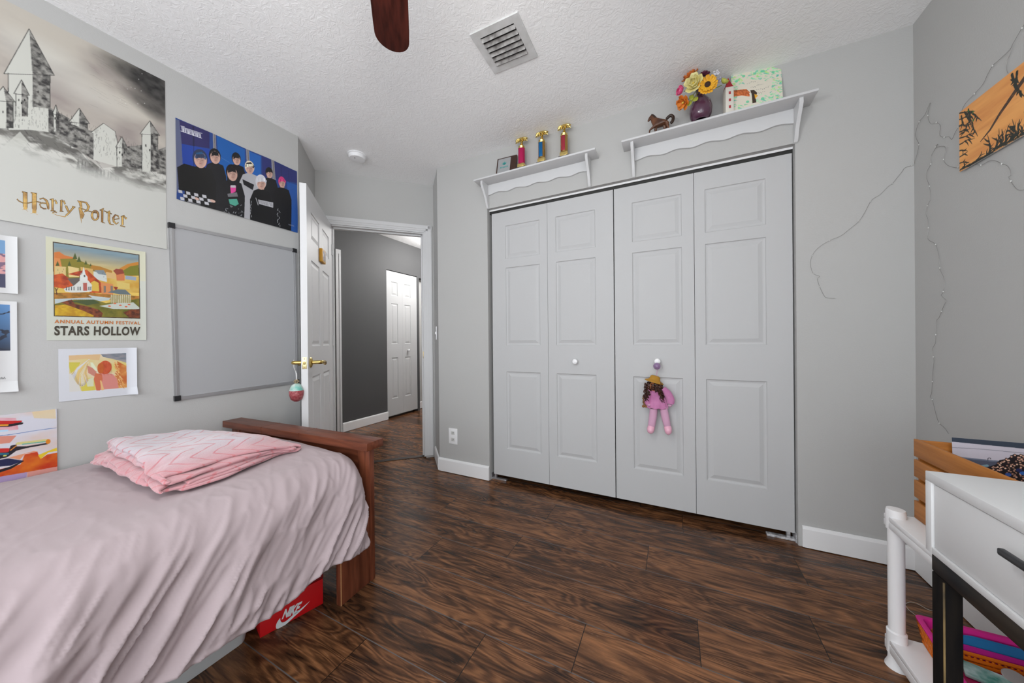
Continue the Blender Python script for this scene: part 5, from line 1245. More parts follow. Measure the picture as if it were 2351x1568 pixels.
# painted card with leaves and a long-beaked bird
Mc = frame((.2925, 2.100, SZ + .0005), (.98, .16, 0), (-.16, .96, -.22), (0.02, .22, .97))
zcd = crop(1470, 140, 6.717)
def cardpm(x, y):
    d = ray(*zcd(x, y)); nv = Vector((Mc[0][1], Mc[1][1], Mc[2][1])); o_ = Vector((0, 0, CAM_Z)); p0 = Vector((Mc[0][3], Mc[1][3], Mc[2][3]))
    q = Mc.inverted() @ (o_ + d * (nv.dot(p0 - o_) / nv.dot(d))); return (q.x, q.z)
cx_ = [cardpm(*p) for p in ((1345, 290), (2090, 92), (2190, 535), (1420, 730))]
CW = max(p[0] for p in cx_); CH = max(cx_[0][1], cx_[1][1])
C_ = Art(0, CW, 0, CH, .0011, ob(196, 190, 176), cardpm)
for i in range(420):
    x = random.uniform(1340, 2190); y = random.uniform(60, 760)
    if 1480 < x < 1990 and abs(y - (620 - (x - 1340) * .26 - 40)) < 150 and random.random() < .92: continue
    g = random.choice([(120, 196, 150), (100, 180, 140), (150, 206, 160), (150, 200, 100), (70, 170, 150)]); l = random.uniform(15, 50); an = random.uniform(-.6, .8)
    C_.line([(x, y), (x + l * math.cos(an), y - l * math.sin(an))], [random.uniform(.004, .010), .002], ob(*g), .8)
for x, y in ((1480, 330), (1590, 250), (1760, 210), (1890, 175), (2040, 190), (1650, 640), (1880, 590)): C_.ell((x, y), .0075, .008, ob(90, 180, 140), .9)
for i in range(30): x, y = random.uniform(1340, 2180), random.uniform(80, 740); C_.line([(x, y), (x + 40, y - random.uniform(-10, 24))], .0008, ob(90, 90, 70), .5)
C_.poly([(1415, 470), (1630, 445), (1690, 500), (1680, 560), (1560, 545), (1415, 565)], nz(200, 200, 55, .3, .7, ob(150, 70, 30), ob(204, 112, 60)))
for i in range(18): C_.line([(1425 + i * 13, 462), (1432 + i * 13, 482)], .0012, ob(50, 26, 16))
C_.poly([(1690, 465), (1750, 460), (1800, 505), (1770, 560), (1785, 650), (1725, 665), (1715, 540)], ob(52, 36, 28)); C_.poly([(1755, 520), (1810, 545), (1765, 595)], ob(206, 150, 40)); C_.poly([(1670, 500), (1715, 520), (1690, 550)], ob(206, 200, 190))
for (x, y), n_, dy_ in (((1640, 365), 5, -20), ((1700, 420), 7, -16), ((1750, 465), 8, -12), ((1820, 500), 4, -8)):
    for k in range(n_): C_.line([(x + k * 30, y + k * dy_ * .5), (x + k * 30 + random.uniform(2, 16), y + k * dy_ * .5 + random.uniform(-18, 18))], .0016, ob(50, 50, 44))
def card3(a, z, d):
    o_ = np.array([Mc[i][3] for i in range(3)]); ex = np.array([Mc[i][0] for i in range(3)]); ey = np.array([Mc[i][1] for i in range(3)]); ez = np.array([Mc[i][2] for i in range(3)])
    return tuple(o_[i] + a * ex[i] + z * ez[i] - d * ey[i] for i in range(3))
tag(sheet('painted_card', C_, card3, VCOL, thick=.004), 'hand painted card with green leaves and a bird, right of the paper tower', 'painting')
OBK = 1.4
# ================================================================== SMALL THINGS ON WALLS AND DOORS
ol = thing('wall_outlet', (-1.618, CYW, .238), 'white double electrical outlet left of the closet', 'outlet')
bm = nb(); box(bm, -1.661, -1.575, CYW - .0055, CYW - .0004, .238, .366, bev=.002); obj('cover_plate', bm, PLASTW, ol)
for z in (.275, .329):
    bm = nb(); box(bm, -1.635, -1.601, CYW - .0068, CYW - .0055, z - .014, z + .014, bev=.0006); obj('socket', bm, mat('ivory_socket', (0.66, 0.66, 0.64), .4), ol)
    bm = nb()
    for x in (-1.625, -1.612): box(bm, x, x + .0024, CYW - .0073, CYW - .0067, z - .003, z + .008)
    box(bm, -1.6205, -1.6165, CYW - .0073, CYW - .0067, z - .010, z - .006); obj('slots', bm, BLACK, ol, False)
sw = thing('light_switch', (-1.855, 2.27, 1.09), 'white light switch on the narrow angled wall by the doorway', 'light switch')
Msw = frame((-1.86, 2.28, 1.15), (s2, -s2, 0), (s2, s2, 0), (0, 0, 1))
bm = nb(); box(bm, -.035, .035, -.0055, -.0004, -.058, .058, bev=.002, M=Msw); obj('cover_plate', bm, PLASTW, sw)
bm = nb(); box(bm, -.005, .005, -.013, -.0055, -.010, .012, bev=.001, M=Msw); obj('toggle', bm, PLASTW, sw)

# door sign: thick yellow frame, dark picture
sg = thing('door_sign', Md @ Vector((.40, -.01, 1.62 - DZ0)), 'small yellow framed picture sign on the open door', 'sign')
def Dl(px, py, y):      # photo pixel -> door-local (x, z) on the plane y
    nv = Vector((Md[0][1], Md[1][1], 0)); p0 = Md @ Vector((0, y, 0)); q = Md.inverted() @ on(px, py, nv, nv.dot(p0)); return q.x, q.z
zsg = crop(725, 560, 26.13)
q = [Dl(*zsg(*p), -.002) for p in ((225, 300), (770, 740), (770, 1330), (225, 1040))]
xa, xb = max(p[0] for p in q), min(p[0] for p in q); za_, zb_ = min(q[2][1], q[3][1]) , max(q[0][1], q[1][1])
xa = min(xa, .56); xb = max(xb, .34); za_ = max(za_, 1.56 - DZ0); zb_ = min(zb_, 1.76 - DZ0)
bm = nb(); box(bm, xb, xa, -.022, -.0006, za_, zb_, bev=.004, M=Md); obj('frame', bm, mat('yellow_foam', (0.58, 0.28, 0.01), .5), sg)
SA = Art(xb + .012, xa - .016, za_ + .014, zb_ - .012, .0012, ob(92, 78, 84))
for i in range(26):
    a_, z_ = random.uniform(SA.a0, SA.a1), random.uniform(SA.z0, SA.z1); SA.ell((a_, z_), random.uniform(.006, .014), random.uniform(.006, .016), ob(*random.choice([(40, 40, 52), (90, 110, 120), (70, 40, 48), (120, 110, 70), (170, 140, 140), (46, 30, 36), (60, 50, 30)])), .85, soft=.3)
def dr3(a, z, d):
    r_ = [Md[i][0] * a + Md[i][1] * (-.0222 - d) + Md[i][2] * z + Md[i][3] for i in range(3)]; return tuple(r_)
sheet('picture', SA, dr3, VCOLG, sg)

# ornament hanging from the far lever
on_ = thing('hanging_ornament', Md @ Vector((DW - .075, DTH + .055, .70 - DZ0)), 'red, white and teal glittery ornament hanging on the open door lever', 'ornament')
oc = Md @ Vector((DW - .100, DTH + .064, 0)); oz = .775
oc = Vector((-2.090, 1.222, 0))
bm = nb(); lathe(bm, [(.0, -.060), (.012, -.058), (.030, -.046), (.038, -.020), (.040, .002), (.036, .012)], 24, Matrix.Translation((oc.x, oc.y, oz)), cap=False)
GL = mat('red_glitter', (0.42, 0.06, 0.08), .35, var=(90, (0.26, 0.015, 0.03), (0.50, 0.16, 0.16)), bump=(200, .6)); obj('base_cup', bm, GL, on_)
bm = nb(); lathe(bm, [(.0375, .010), (.034, .026), (.025, .044), (.012, .052), (.0, .053)], 24, Matrix.Translation((oc.x, oc.y, oz)), cap=False); obj('frosting', bm, mat('white_glitter', (0.66, 0.66, 0.62), .4, var=(25, (0.12, 0.50, 0.42), (0.72, 0.72, 0.68))), on_)
bm = nb()
for k in range(7): a_ = k * .9; tube(bm, [(oc.x + .004 * math.cos(a_), oc.y + .004 * math.sin(a_), oz + .053), (oc.x + .014 * math.cos(a_), oc.y + .014 * math.sin(a_), oz + .066), (oc.x + .006 * math.cos(a_ + 1), oc.y + .006 * math.sin(a_ + 1), oz + .076)], .0022, 6)
obj('twine_bow', bm, mat('jute_twine', (0.40, 0.32, 0.20), .8), on_)
lv_ = Md @ Vector((DW - .100, DTH + .064, .952 - DZ0))
bm = nb(); tube(bm, catmull([(oc.x, oc.y, oz + .066), (oc.x + .004, oc.y, oz + .11), lv_ + Vector((.006, -.006, -.03)), lv_ + Vector((.010, -.010, .012)), lv_ + Vector((-.002, .002, .0165)), lv_ + Vector((-.010, .010, .010)), lv_ + Vector((-.006, .006, -.03)), (oc.x - .004, oc.y, oz + .11), (oc.x, oc.y, oz + .07)], 5), .0017, 6)
obj('ribbon_loop', bm, mat('white_ribbon', (0.75, 0.75, 0.75), .6), on_)

# rag doll hanging from the closet knob
zd_ = crop(1420, 800, 7.1278)
def dp(x, y, Yp=2.165): p = onY(*zd_(x, y), Yp); return p
PINK = mat('pink_knit', ob(170, 100, 145, 1.3), .85, var=(12, ob(150, 82, 126, 1.3), ob(182, 118, 158, 1.3)), sheen=.2); PINKL = mat('pale_pink_cloth', ob(184, 142, 166, 1.3), .85, sheen=.2)
SKIN = mat('doll_skin', ob(206, 150, 130, 1.4), .6)
doll = thing('rag_doll', dp(650, 1400), 'rag doll in pink with long brown curls and a mustard hat', 'doll')
Yd = 2.165
def S3(x, y, dyy=0.0): p = dp(x, y); return Vector((p.x, Yd + dyy, p.z))
YF = Vector((0, 1, 0))
for P_, R_ in (([(578, 960), (565, 1100), (540, 1270)], (.0215, .0225, .0205)), ([(735, 960), (765, 1120), (800, 1270)], (.0215, .0225, .0190))):
    bm = nb(); limb(bm, catmull([S3(*p) for p in P_], 4), list(np.interp(np.linspace(0, 2, 9), [0, 1, 2], R_)), [.018] * 8 + [.015], 16, YF); obj('leg', bm, PINKL, doll)
for (a, b_, c_), lb in ((((545, 1262), (528, 1320), (525, 1385)), None), (((800, 1262), (812, 1320), (815, 1405)), None)):
    bm = nb(); P_ = [S3(*a), S3(*b_, -.008), S3(*c_, -.012)]
    limb(bm, catmull(P_, 4), [.0165, .019, .0205, .021, .021, .020, .018, .013, .004], [.015, .017, .019, .021, .022, .020, .017, .012, .004], 16, YF); obj('slipper', bm, mat('shiny_pink_satin', ob(200, 150, 168, 1.4), .25), doll)
bm = nb(); rings = []
for t_, (zc_, xl, xr, dp_) in enumerate(((640, 520, 730, .018), (720, 490, 750, .024), (820, 470, 765, .027), (900, 460, 785, .031), (975, 465, 800, .036))):
    ring = []; c0 = S3((xl + xr) / 2, zc_); w_ = (S3(xr, zc_) - S3(xl, zc_)).length / 2
    for k in range(40):
        a_ = 2 * PI * k / 40; pl_ = 1 + (.09 * t_ / 4) * math.cos(a_ * 9); ring.append(c0 + Vector((w_ * pl_ * math.cos(a_), dp_ * .8 * pl_ * math.sin(a_), .004 * t_ / 4 * math.cos(a_ * 9))))
    rings.append(ring)
loft(bm, rings); obj('tunic', bm, PINK, doll)
for P_, R_ in (([(730, 650), (800, 730), (850, 830), (850, 900)], (.016, .022, .023, .019)), ([(510, 660), (480, 760), (475, 860), (490, 905)], (.014, .018, .019, .015))):
    bm = nb(); limb(bm, catmull([S3(*p, -.010) for p in P_], 4), list(np.interp(np.linspace(0, 3, 13), [0, 1, 2, 3], R_)), [.017] * 13, 14, YF); obj('sleeve', bm, PINK, doll)
bm = nb(); ellipsoid(bm, S3(842, 925, -.010), (.0125, .010, .009), 12); obj('hand', bm, PINKL, doll)
bm = nb(); ellipsoid(bm, S3(500, 912, -.018), (.010, .009, .009), 12); obj('hand', bm, PINKL, doll)
bm = nb(); ellipsoid(bm, S3(590, 630), (.029, .026, .032), 20); ellipsoid(bm, S3(575, 650, -.026), (.004, .005, .004), 10); obj('head', bm, SKIN, doll)
bm = nb()
for x in (548, 606): ellipsoid(bm, S3(x, 632, -.0235), (.0033, .003, .004), 8)
obj('eyes', bm, BLACK, doll); bm = nb(); ellipsoid(bm, S3(578, 678, -.0225), (.006, .003, .0018), 8); obj('mouth', bm, mat('red_stitch', (.4, .03, .04), .6), doll)
bm = nb()
for k in range(58):
    a_ = math.radians(random.uniform(-35, 215)); top = S3(585, 575) + Vector((.033 * math.cos(a_), -.024 * math.sin(a_), random.uniform(-.004, .008)))
    front = abs(math.cos(a_)) < .62 and math.sin(a_) > 0
    if front and random.random() < .6: a_ = random.choice((math.radians(random.uniform(-30, 35)), math.radians(random.uniform(145, 210)))); top = S3(585, 575) + Vector((.033 * math.cos(a_), -.024 * math.sin(a_), random.uniform(-.004, .008))); front = False
    l = random.uniform(.030, .055) if front and random.random() < .35 else random.uniform(.07, .115)
    if front and l > .06: top.x += .026 * (1 if math.cos(a_) > 0 else -1)
    ph_ = random.uniform(0, 6.3); r_ = random.uniform(.005, .008); pts = []
    for i in range(26):
        t_ = i / 25; pts.append(top + Vector((r_ * math.cos(ph_ + t_ * 20) + (math.cos(a_)) * .018 * t_, -.006 * t_ + r_ * math.sin(ph_ + t_ * 20) - .010 * t_ * max(0, math.sin(a_)), -l * t_)))
    for p_ in pts: p_.y = min(p_.y, 2.196)
    tube(bm, pts, [.0050] * 20 + [.0036, .003, .0025, .002, .0015, .001], 6)
obj('hair', bm, mat('dark_auburn_curls', (0.035, 0.010, 0.006), .45, var=(40, (0.02, 0.006, 0.004), (0.07, 0.02, 0.01))), doll)
bm = nb()
for k in range(9):
    x0 = 535 + k * 13; tube(bm, catmull([S3(x0, 560, -.022), S3(x0 - 6 + random.uniform(-8, 8), 600, -.030), S3(x0 - 12 + random.uniform(-14, 14), 650, -.030)], 4), .0028, 6)
obj('fringe', bm, mat('ginger_hair', (0.26, 0.09, 0.03), .5), doll, label='ginger fringe')
Mh = frame(S3(588, 520, -.002), Vector((.965, 0, -.26)).normalized(), (0, 1, 0), Vector((.26, 0, .965)).normalized())
bm = nb(); lathe(bm, [(.0, .034), (.020, .033), (.0275, .026), (.030, .012), (.032, .004), (.046, -.004), (.055, -.010), (.0545, -.013), (.045, -.008), (.031, -.001)], 32, Mh @ Matrix.Diagonal((1, .68, .85, 1)), cap=False)
obj('hat', bm, mat('mustard_felt', (0.40, 0.20, 0.02), .85), doll)
bm = nb(); tube(bm, catmull([S3(620, 470), S3(622, 420), S3(635, 340, .012), S3(636, 240, .022), S3(655, 206, .014), S3(662, 230, .022), S3(640, 330, .014), S3(626, 430)], 5), .0011, 6); obj('hanging_loop', bm, mat('pink_cord', (.55, .3, .45), .7), doll)
# teddy held at the doll's side
bm = nb(); ellipsoid(bm, S3(440, 870, -.004), (.0155, .014, .024), 14); ellipsoid(bm, S3(435, 790, -.006), (.015, .014, .0145), 14); ellipsoid(bm, S3(410, 810, -.016), (.007, .007, .006), 10)
for p_ in ((420, 762), (455, 758)): ellipsoid(bm, S3(*p_, -.004), (.0055, .004, .0055), 8)
for p_, q_ in (((430, 930), (395, 950)), ((455, 930), (455, 960))): limb(bm, [S3(*p_), S3((p_[0] + q_[0]) / 2, (p_[1] + q_[1]) / 2, -.006), S3(*q_, -.010)], [.009, .0085, .007], [.009, .0085, .006], 10, YF)
limb(bm, [S3(445, 850), S3(415, 860, -.008), S3(405, 880, -.012)], [.008, .007, .005], [.008, .007, .005], 10, YF)
td = obj('teddy_bear', bm, mat('brown_plush', (0.22, 0.09, 0.02), .9, sheen=.4)); tag(td, 'tiny brown teddy bear tucked at the rag doll side', 'toy')
# purple suction cup over the knob
sc_ = thing('suction_hook', S3(630, 355), 'purple suction cup with a wire ring hanging at the closet knob', 'suction cup')
Mu = frame(S3(628, 290, -.006), (1, 0, 0), (0, 0, 1), (0, -1, 0))
bm = nb(); lathe(bm, [(.0205, -.004), (.0195, .0), (.012, .006), (.006, .010), (.006, .016), (.0, .017)], 24, Mu, cap=False); obj('cup', bm, mat('purple_vinyl', (0.42, 0.26, 0.50), .15, trans=.55), sc_)
bm = nb(); c0 = S3(672, 292, .008); tube(bm, [c0 + Vector((.0155 * math.cos(a_), .004 * math.sin(a_), .019 * math.sin(a_))) for a_ in np.linspace(0, 2 * PI, 24, endpoint=False)], .0012, 6, closed=True); obj('wire_ring', bm, STEEL, sc_)

# ---- wooden panel painted with a tree branch, on the right wall
zo = crop(2100, 0, 3.3347)
def RW(px, py): p = onX(px, py, RX); return (-p.y, p.z)
rwm = lambda x, y: RW(*zo(x, y))
O = Art(-1.893, -1.29, 1.716, 1.943, .0011, ob(204, 140, 76), rwm)
O.full(nz(5, 40, 61, .3, .7, ob(196, 130, 70), ob(212, 150, 84)), 1)
bk = ob(30, 34, 28)
rot_ = [(-1.41, 1.86), (-1.50, 1.84), (-1.60, 1.815), (-1.68, 1.79), (-1.74, 1.76), (-1.785, 1.735)]
def mline(P_, w_, c_=bk):
    for p_, q_, a_, b_ in zip(P_, P_[1:], w_, w_[1:]):
        pm = O.pm; O.pm = None; O.line([p_, q_], [a_, b_], c_); O.pm = pm
O.line([(545, 1075), (620, 985), (690, 870), (760, 770), (837, 660), (1100, 300)], [.003, .008, .011, .013, .015, .018], ob(62, 44, 34))
def twig(x, y, an, l, w_=.0032, d=0):
    w_ *= 1.6
    pts = [(x, y)]; a_ = an
    for k in range(5): a_ += random.uniform(-.35, .35); x += l / 5 * math.cos(a_); y -= l / 5 * math.sin(a_); pts.append((x, y))
    O.line(pts, [w_, w_, w_ * .8, w_ * .7, w_ * .5, w_ * .25], bk)
    if d < 1:
        for k in (2, 3): twig(*pts[k], a_ + random.choice((-.8, .8)), l * .35, w_ * .7, d + 1)
for k in range(34):       # grass along the lower edge, hugging the slant of the edge in view
    x = 385 + k * 16; y = 1295 - (x - 385) * .565; twig(x, y, random.uniform(.7, 1.5) if k > 12 else random.uniform(.3, .9), random.uniform(80, 190), .0034)
for k in range(9): twig(380, 860 + k * 48, random.uniform(.1, .6), random.uniform(60, 140), .003)
for x, y in ((395, 880), (420, 850), (450, 830), (470, 850), (440, 940), (480, 930)): twig(x, y, -1.2 + random.uniform(-.3, .3), random.uniform(90, 150), .0042)
for x, y in ((790, 560), (830, 540), (810, 640)): twig(x, y, -1.3, 120, .0055)
for x, y in ((485, 850), (488, 912), (450, 840)): O.ell((x, y), .004, .005, ob(40, 90, 40))
for k in range(40): x = random.uniform(400, 830); y = 640 + (830 - x) * .55 + random.uniform(20, 200); O.line([(x, y), (x + 30, y - 22)], .0009, ob(186, 116, 60), .5)
tag(sheet('wooden_panel_painting', O, lambda a, z, d: (RX - .0062 - d, -a, z), VCOL, thick=.006), 'orange wood panel painted with a dark branch and grass on the right wall', 'painting')

# ---- wire fairy lights: polylines surveyed on both walls
z1_ = crop(1850, 220, 3.1371); z2_ = crop(2080, 600, 3.92)
def wl(f, P_, wallname):
    out = []
    for x, y in P_:
        p = onY(*f(x, y), CYW) if wallname == 'c' else onX(*f(x, y), RX); out.append(p + (Vector((0, -.004, 0)) if wallname == 'c' else Vector((-.004, 0, 0))))
    return out
lower = wl(z1_, [(210, 1460), (150, 1455), (130, 1440), (98, 1375), (82, 1320), (98, 1300), (52, 1280), (32, 1215), (45, 1150), (95, 1090), (170, 1043), (250, 1010), (308, 965), (380, 905), (424, 838), (465, 760), (500, 732), (532, 714), (590, 655), (620, 635), (662, 583), (690, 550), (710, 520), (760, 505), (786, 492)], 'c')
lower += wl(z1_, [(792, 478), (810, 420), (824, 350), (808, 312), (798, 270), (826, 185), (865, 138), (890, 80), (908, 48), (888, 140), (910, 200), (950, 190), (980, 215), (975, 282), (1008, 296), (1040, 292), (1062, 312), (1085, 265)], 'r')
lower += wl(zo, [(345, 970), (372, 905), (372, 850), (400, 790), (470, 715), (535, 642), (570, 570), (610, 500), (660, 455), (742, 378), (770, 325), (837, 210), (930, 60)], 'r')
lower2 = wl(zo, [(765, 345), (745, 410), (718, 480), (722, 545), (737, 565), (732, 585)], 'r')
up = wl(zo, [(930, 1440), (837, 1453), (795, 1445), (750, 1385), (735, 1352), (752, 1340), (745, 1300), (720, 1265), (680, 1252), (640, 1232), (590, 1226), (520, 1262), (455, 1255), (345, 1278), (320, 1281), (265, 1265), (232, 1220), (250, 1150), (235, 1118), (170, 1125), (190, 1100), (138, 1190)], 'r')
up += wl(z1_, [(910, 490), (882, 545), (880, 592), (900, 650), (908, 742), (885, 790), (875, 850), (888, 885), (892, 950), (890, 1032), (945, 1070), (970, 1172), (975, 1240), (1007, 1324), (1000, 1410), (985, 1436), (1022, 1475), (1010, 1500), (987, 1552)], 'r')
up += wl(z2_, [(334, 448), (310, 505), (287, 532), (286, 565), (280, 660), (275, 740), (250, 785), (258, 860), (263, 910), (253, 995), (249, 1082), (242, 1185), (228, 1222), (248, 1243), (270, 1330), (290, 1405), (312, 1458), (360, 1500), (395, 1550)], 'r')
WIRE = mat('thin_silver_wire', (0.30, 0.29, 0.28), .4, .5); BULB = mat('clear_bulb', (0.62, 0.62, 0.60), .15)
def fairy(name, chains, label):
    p0 = chains[0][0]; t = thing(name, (p0.x, p0.y, min(p.z for c in chains for p in c)), label, 'string lights', 'wire fairy lights')
    bm = nb()
    for c in chains: tube(bm, catmull(c, 3), .00065, 5)
    obj('wire', bm, WIRE, t)
    for c in chains:
        acc = 0
        for p_, q_ in zip(c, c[1:]):
            acc += (q_ - p_).length
            if acc > .085:
                acc = 0; bm = nb(); ellipsoid(bm, q_, (.0022, .0022, .0034), 8); obj('bulb', bm, BULB, t)
fairy('fairy_lights', [lower, lower2], 'thin wire fairy lights winding from the closet wall up over the corner')
fairy('fairy_lights', [up], 'thin wire fairy lights hanging straight down the right wall')
# ================================================================== RIGHT SIDE: SHELF, CRATE, DESK
sf = thing('plastic_shelf', (.80, 1.24, 0), 'white plastic two-tier shelf between the desk and the closet wall', 'shelf')
def tier(z0, z1):
    bm = nb(); box(bm, .630, .985, .93, 1.535, z1 - .018, z1, bev=.004)
    for a in ((.630, .642, .93, 1.535), (.973, .985, .93, 1.535), (.642, .973, .93, .942), (.642, .973, 1.523, 1.535)): box(bm, a[0], a[1], a[2], a[3], z0, z1 - .017, bev=.003)
    obj('tier', bm, PLASTW, sf)
tier(.455, .495); tier(.045, .090)
for x, y in ((.651, 1.514), (.964, 1.514), (.651, .951), (.964, .951)):
    bm = nb(); lathe(bm, [(.028, .0005), (.027, .006), (.021, .022), (.020, .044)], 24, Matrix.Translation((x, y, 0))); obj('foot', bm, PLASTW, sf)
    bm = nb(); lathe(bm, [(.023, .044), (.0235, .118), (.020, .122)], 24, Matrix.Translation((x, y, 0))); lathe(bm, [(.0195, .120), (.0195, .455)], 24, Matrix.Translation((x, y, 0))); obj('post', bm, PLASTW, sf)
    bm = nb(); lathe(bm, [(.0225, .452), (.0235, .470), (.0235, .510), (.0215, .5185), (.012, .5195), (.0, .5195)], 24, Matrix.Translation((x, y, 0)), cap=False); obj('post_cap', bm, PLASTW, sf)

# crate
ct = thing('wooden_crate', (.84, 1.35, .4955), 'slatted honey coloured wooden crate on the white plastic shelf', 'crate')
rowsz = [(.4962, .5525), (.5645, .6195), (.6305, .6860), (.6960, .7520)]
for z0, z1 in rowsz:
    bm = nb(); box(bm, .700, .709, 1.165, 1.530, z0, z1, bev=.0012); obj('slat', bm, PINE, ct)
    bm = nb(); box(bm, .971, .980, 1.165, 1.530, z0, z1, bev=.0012); obj('slat', bm, PINE, ct)
PINEX = mat('honey_pine_across', (0.42, 0.18, 0.05), 0.45, var=(5, (0.33, 0.11, 0.016), (0.48, 0.18, 0.035)), stretch=(1.0, 14, 14), spec=.25)
for y in (1.167, 1.520):
    bm = nb(); box(bm, .7092, .9708, y, y + .009, .4962, .750, bev=.0012); obj('end_board', bm, PINEX, ct)
bm = nb(); box(bm, .7092, .9708, 1.1762, 1.5198, .4962, .503); obj('bottom', bm, PINEX, ct)
# group photo standing in the crate, leaning back on its far end
Mg = frame((.780, 1.488, .5045), (1, .02, 0), (-.02, .996, -.06), (0, .06, .996))
zg_ = crop(2090, 980, 6.03)
def gpm(x, y):
    d = ray(*zg_(x, y)); nv = Vector((Mg[0][1], Mg[1][1], Mg[2][1])); o_ = Vector((0, 0, CAM_Z)); p0 = Vector((Mg[0][3], Mg[1][3], Mg[2][3]))
    q = Mg.inverted() @ (o_ + d * (nv.dot(p0 - o_) / nv.dot(d))); return (q.x, q.z)
tl = gpm(570, 145); gx0 = tl[0]; gz1 = tl[1]
GP = Art(gx0, .185, 0, gz1, .0009, ob(172, 168, 178), gpm)
Wg = .185 - gx0
def gr_(u, v): return (gx0 + u * Wg, gz1 * (1 - v))
GP.pm, keep = None, GP.pm
GP.poly([gr_(0, -.1), gr_(1, -.1), gr_(1, .065), gr_(0, .05)], ob(44, 54, 68)); GP.pm = keep
GP.line([(570, 285), (1000, 310), (1574, 365)], .0018, ob(120, 120, 132)); GP.poly([(700, 430), (1050, 465), (1250, 470), (1600, 480), (1600, 900), (700, 900)], ob(70, 76, 92)); GP.line([(700, 425), (1120, 470), (1250, 480)], .004, ob(96, 104, 120)); GP.line([(960, 545), (1060, 535)], .006, ob(110, 140, 150))
GP.line([(1070, 465), (1068, 440), (1085, 428), (1105, 432), (1108, 445)], .0016, ob(36, 36, 42))
GP.poly([(1060, 560), (1180, 520), (1230, 460), (1340, 440), (1420, 380), (1574, 400), (2000, 500), (2000, 1200), (1060, 1000)], ob(24, 24, 30))
for i in range(330):
    x = random.uniform(1060, 2000); t_ = random.uniform(0, 1); y0 = 560 - min(x - 1060, 380) * .46; y = y0 + t_ * 460
    GP.ell((x, y), .0026, .0031, ob(22, 20, 24)); GP.ell((x + 1, y + 8), .0019, .0021, ob(*random.choice([(190, 150, 130), (170, 130, 112), (206, 172, 150), (150, 112, 96)])))
for x, y, c_ in ((1550, 640, (40, 90, 160)), (1350, 660, (40, 70, 130)), (1500, 600, (30, 40, 80))): GP.ell((x, y), .006, .005, ob(*c_))
def gp3(a, z, d): return tuple(Mg[i][3] + Mg[i][0] * a - Mg[i][1] * d + Mg[i][2] * z for i in range(3))
tag(sheet('group_photograph', GP, gp3, VCOLG, thick=.0012), 'large group photograph of a crowd, standing in the wooden crate', 'photograph')

# desk
dk = thing('desk', (.775, .60, 0), 'white desk with one drawer and a worn black frame, against the right wall', 'desk')
DKX, DKY0, DKY1 = .546, .10, 1.152
DKW = mat('white_desk_laminate', (0.74, 0.745, 0.75), .4)
bm = nb(); box(bm, DKX, RX - .02, DKY0, DKY1, .738, .760, bev=.0015); obj('desktop', bm, DKW, dk)
bm = nb(); box(bm, DKX, RX - .02, DKY1 - .020, DKY1, .570, .738, bev=.001); obj('end_panel', bm, DKW, dk)
bm = nb(); box(bm, DKX, RX - .02, DKY0, DKY0 + .020, .570, .738, bev=.001); obj('end_panel', bm, DKW, dk)
bm = nb(); box(bm, DKX, RX - .02, DKY0 + .0202, DKY1 - .0202, .570, .585, bev=.001); obj('bottom_panel', bm, DKW, dk)
bm = nb(); box(bm, RX - .032, RX - .021, DKY0 + .0202, DKY1 - .0202, .586, .737); obj('back_panel', bm, DKW, dk)
dr = obj('drawer_front', (lambda b: (box(b, DKX + .004, DKX + .022, DKY0 + .0225, DKY1 - .0225, .5865, .7355, bev=.001), b)[1])(nb()), DKW, dk)
bm = nb(); tube(bm, [(DKX + .004, .86, .694), (DKX - .012, .86, .694)], .005, 10); tube(bm, [(DKX + .004, .40, .694), (DKX - .012, .40, .694)], .005, 10); box(bm, DKX - .021, DKX - .011, .34, .922, .6875, .7005, bev=.003); obj('handle', bm, BLACK, dr)
def leg(x0, x1, y0, y1):
    bm = nb(); box(bm, x0, x1, y0, y1, .0005, .529, bev=.003); lg = obj('leg', bm, BLACKWOOD, dk)
    bm = nb(); box(bm, x0 - .0012, x0 + .0018, y0 - .0012, y0 + .0018, .003, .525, bev=.0008); obj('worn_edge', bm, mat('rubbed_gold_edge', (0.20, 0.13, 0.045), .5, var=(14, (0.03, 0.022, 0.012), (0.34, 0.23, 0.09)), stretch=(1, 1, .5)), lg, label='edge rubbed to a brass tone')
for (x, y) in ((DKX + .001, 1.095), (DKX + .001, DKY0 + .02), (.93, .85), (.93, DKY0 + .02)): leg(x, x + .030, y, y + .040)
BLX = mat('worn_black_rail', (0.02, 0.018, 0.016), 0.5, var=(6, (0.010, 0.010, 0.011), (0.04, 0.03, 0.022)), stretch=(8, 1.2, 8), spec=.15)
bm = nb(); box(bm, DKX + .001, DKX + .045, DKY0 + .02, 1.135, .5300, .5695, bev=.003); obj('apron_rail', bm, BLX, dk)
bm = nb(); box(bm, .935, .98, DKY0 + .02, 1.135, .5300, .5695, bev=.003); obj('apron_rail', bm, BLX, dk)

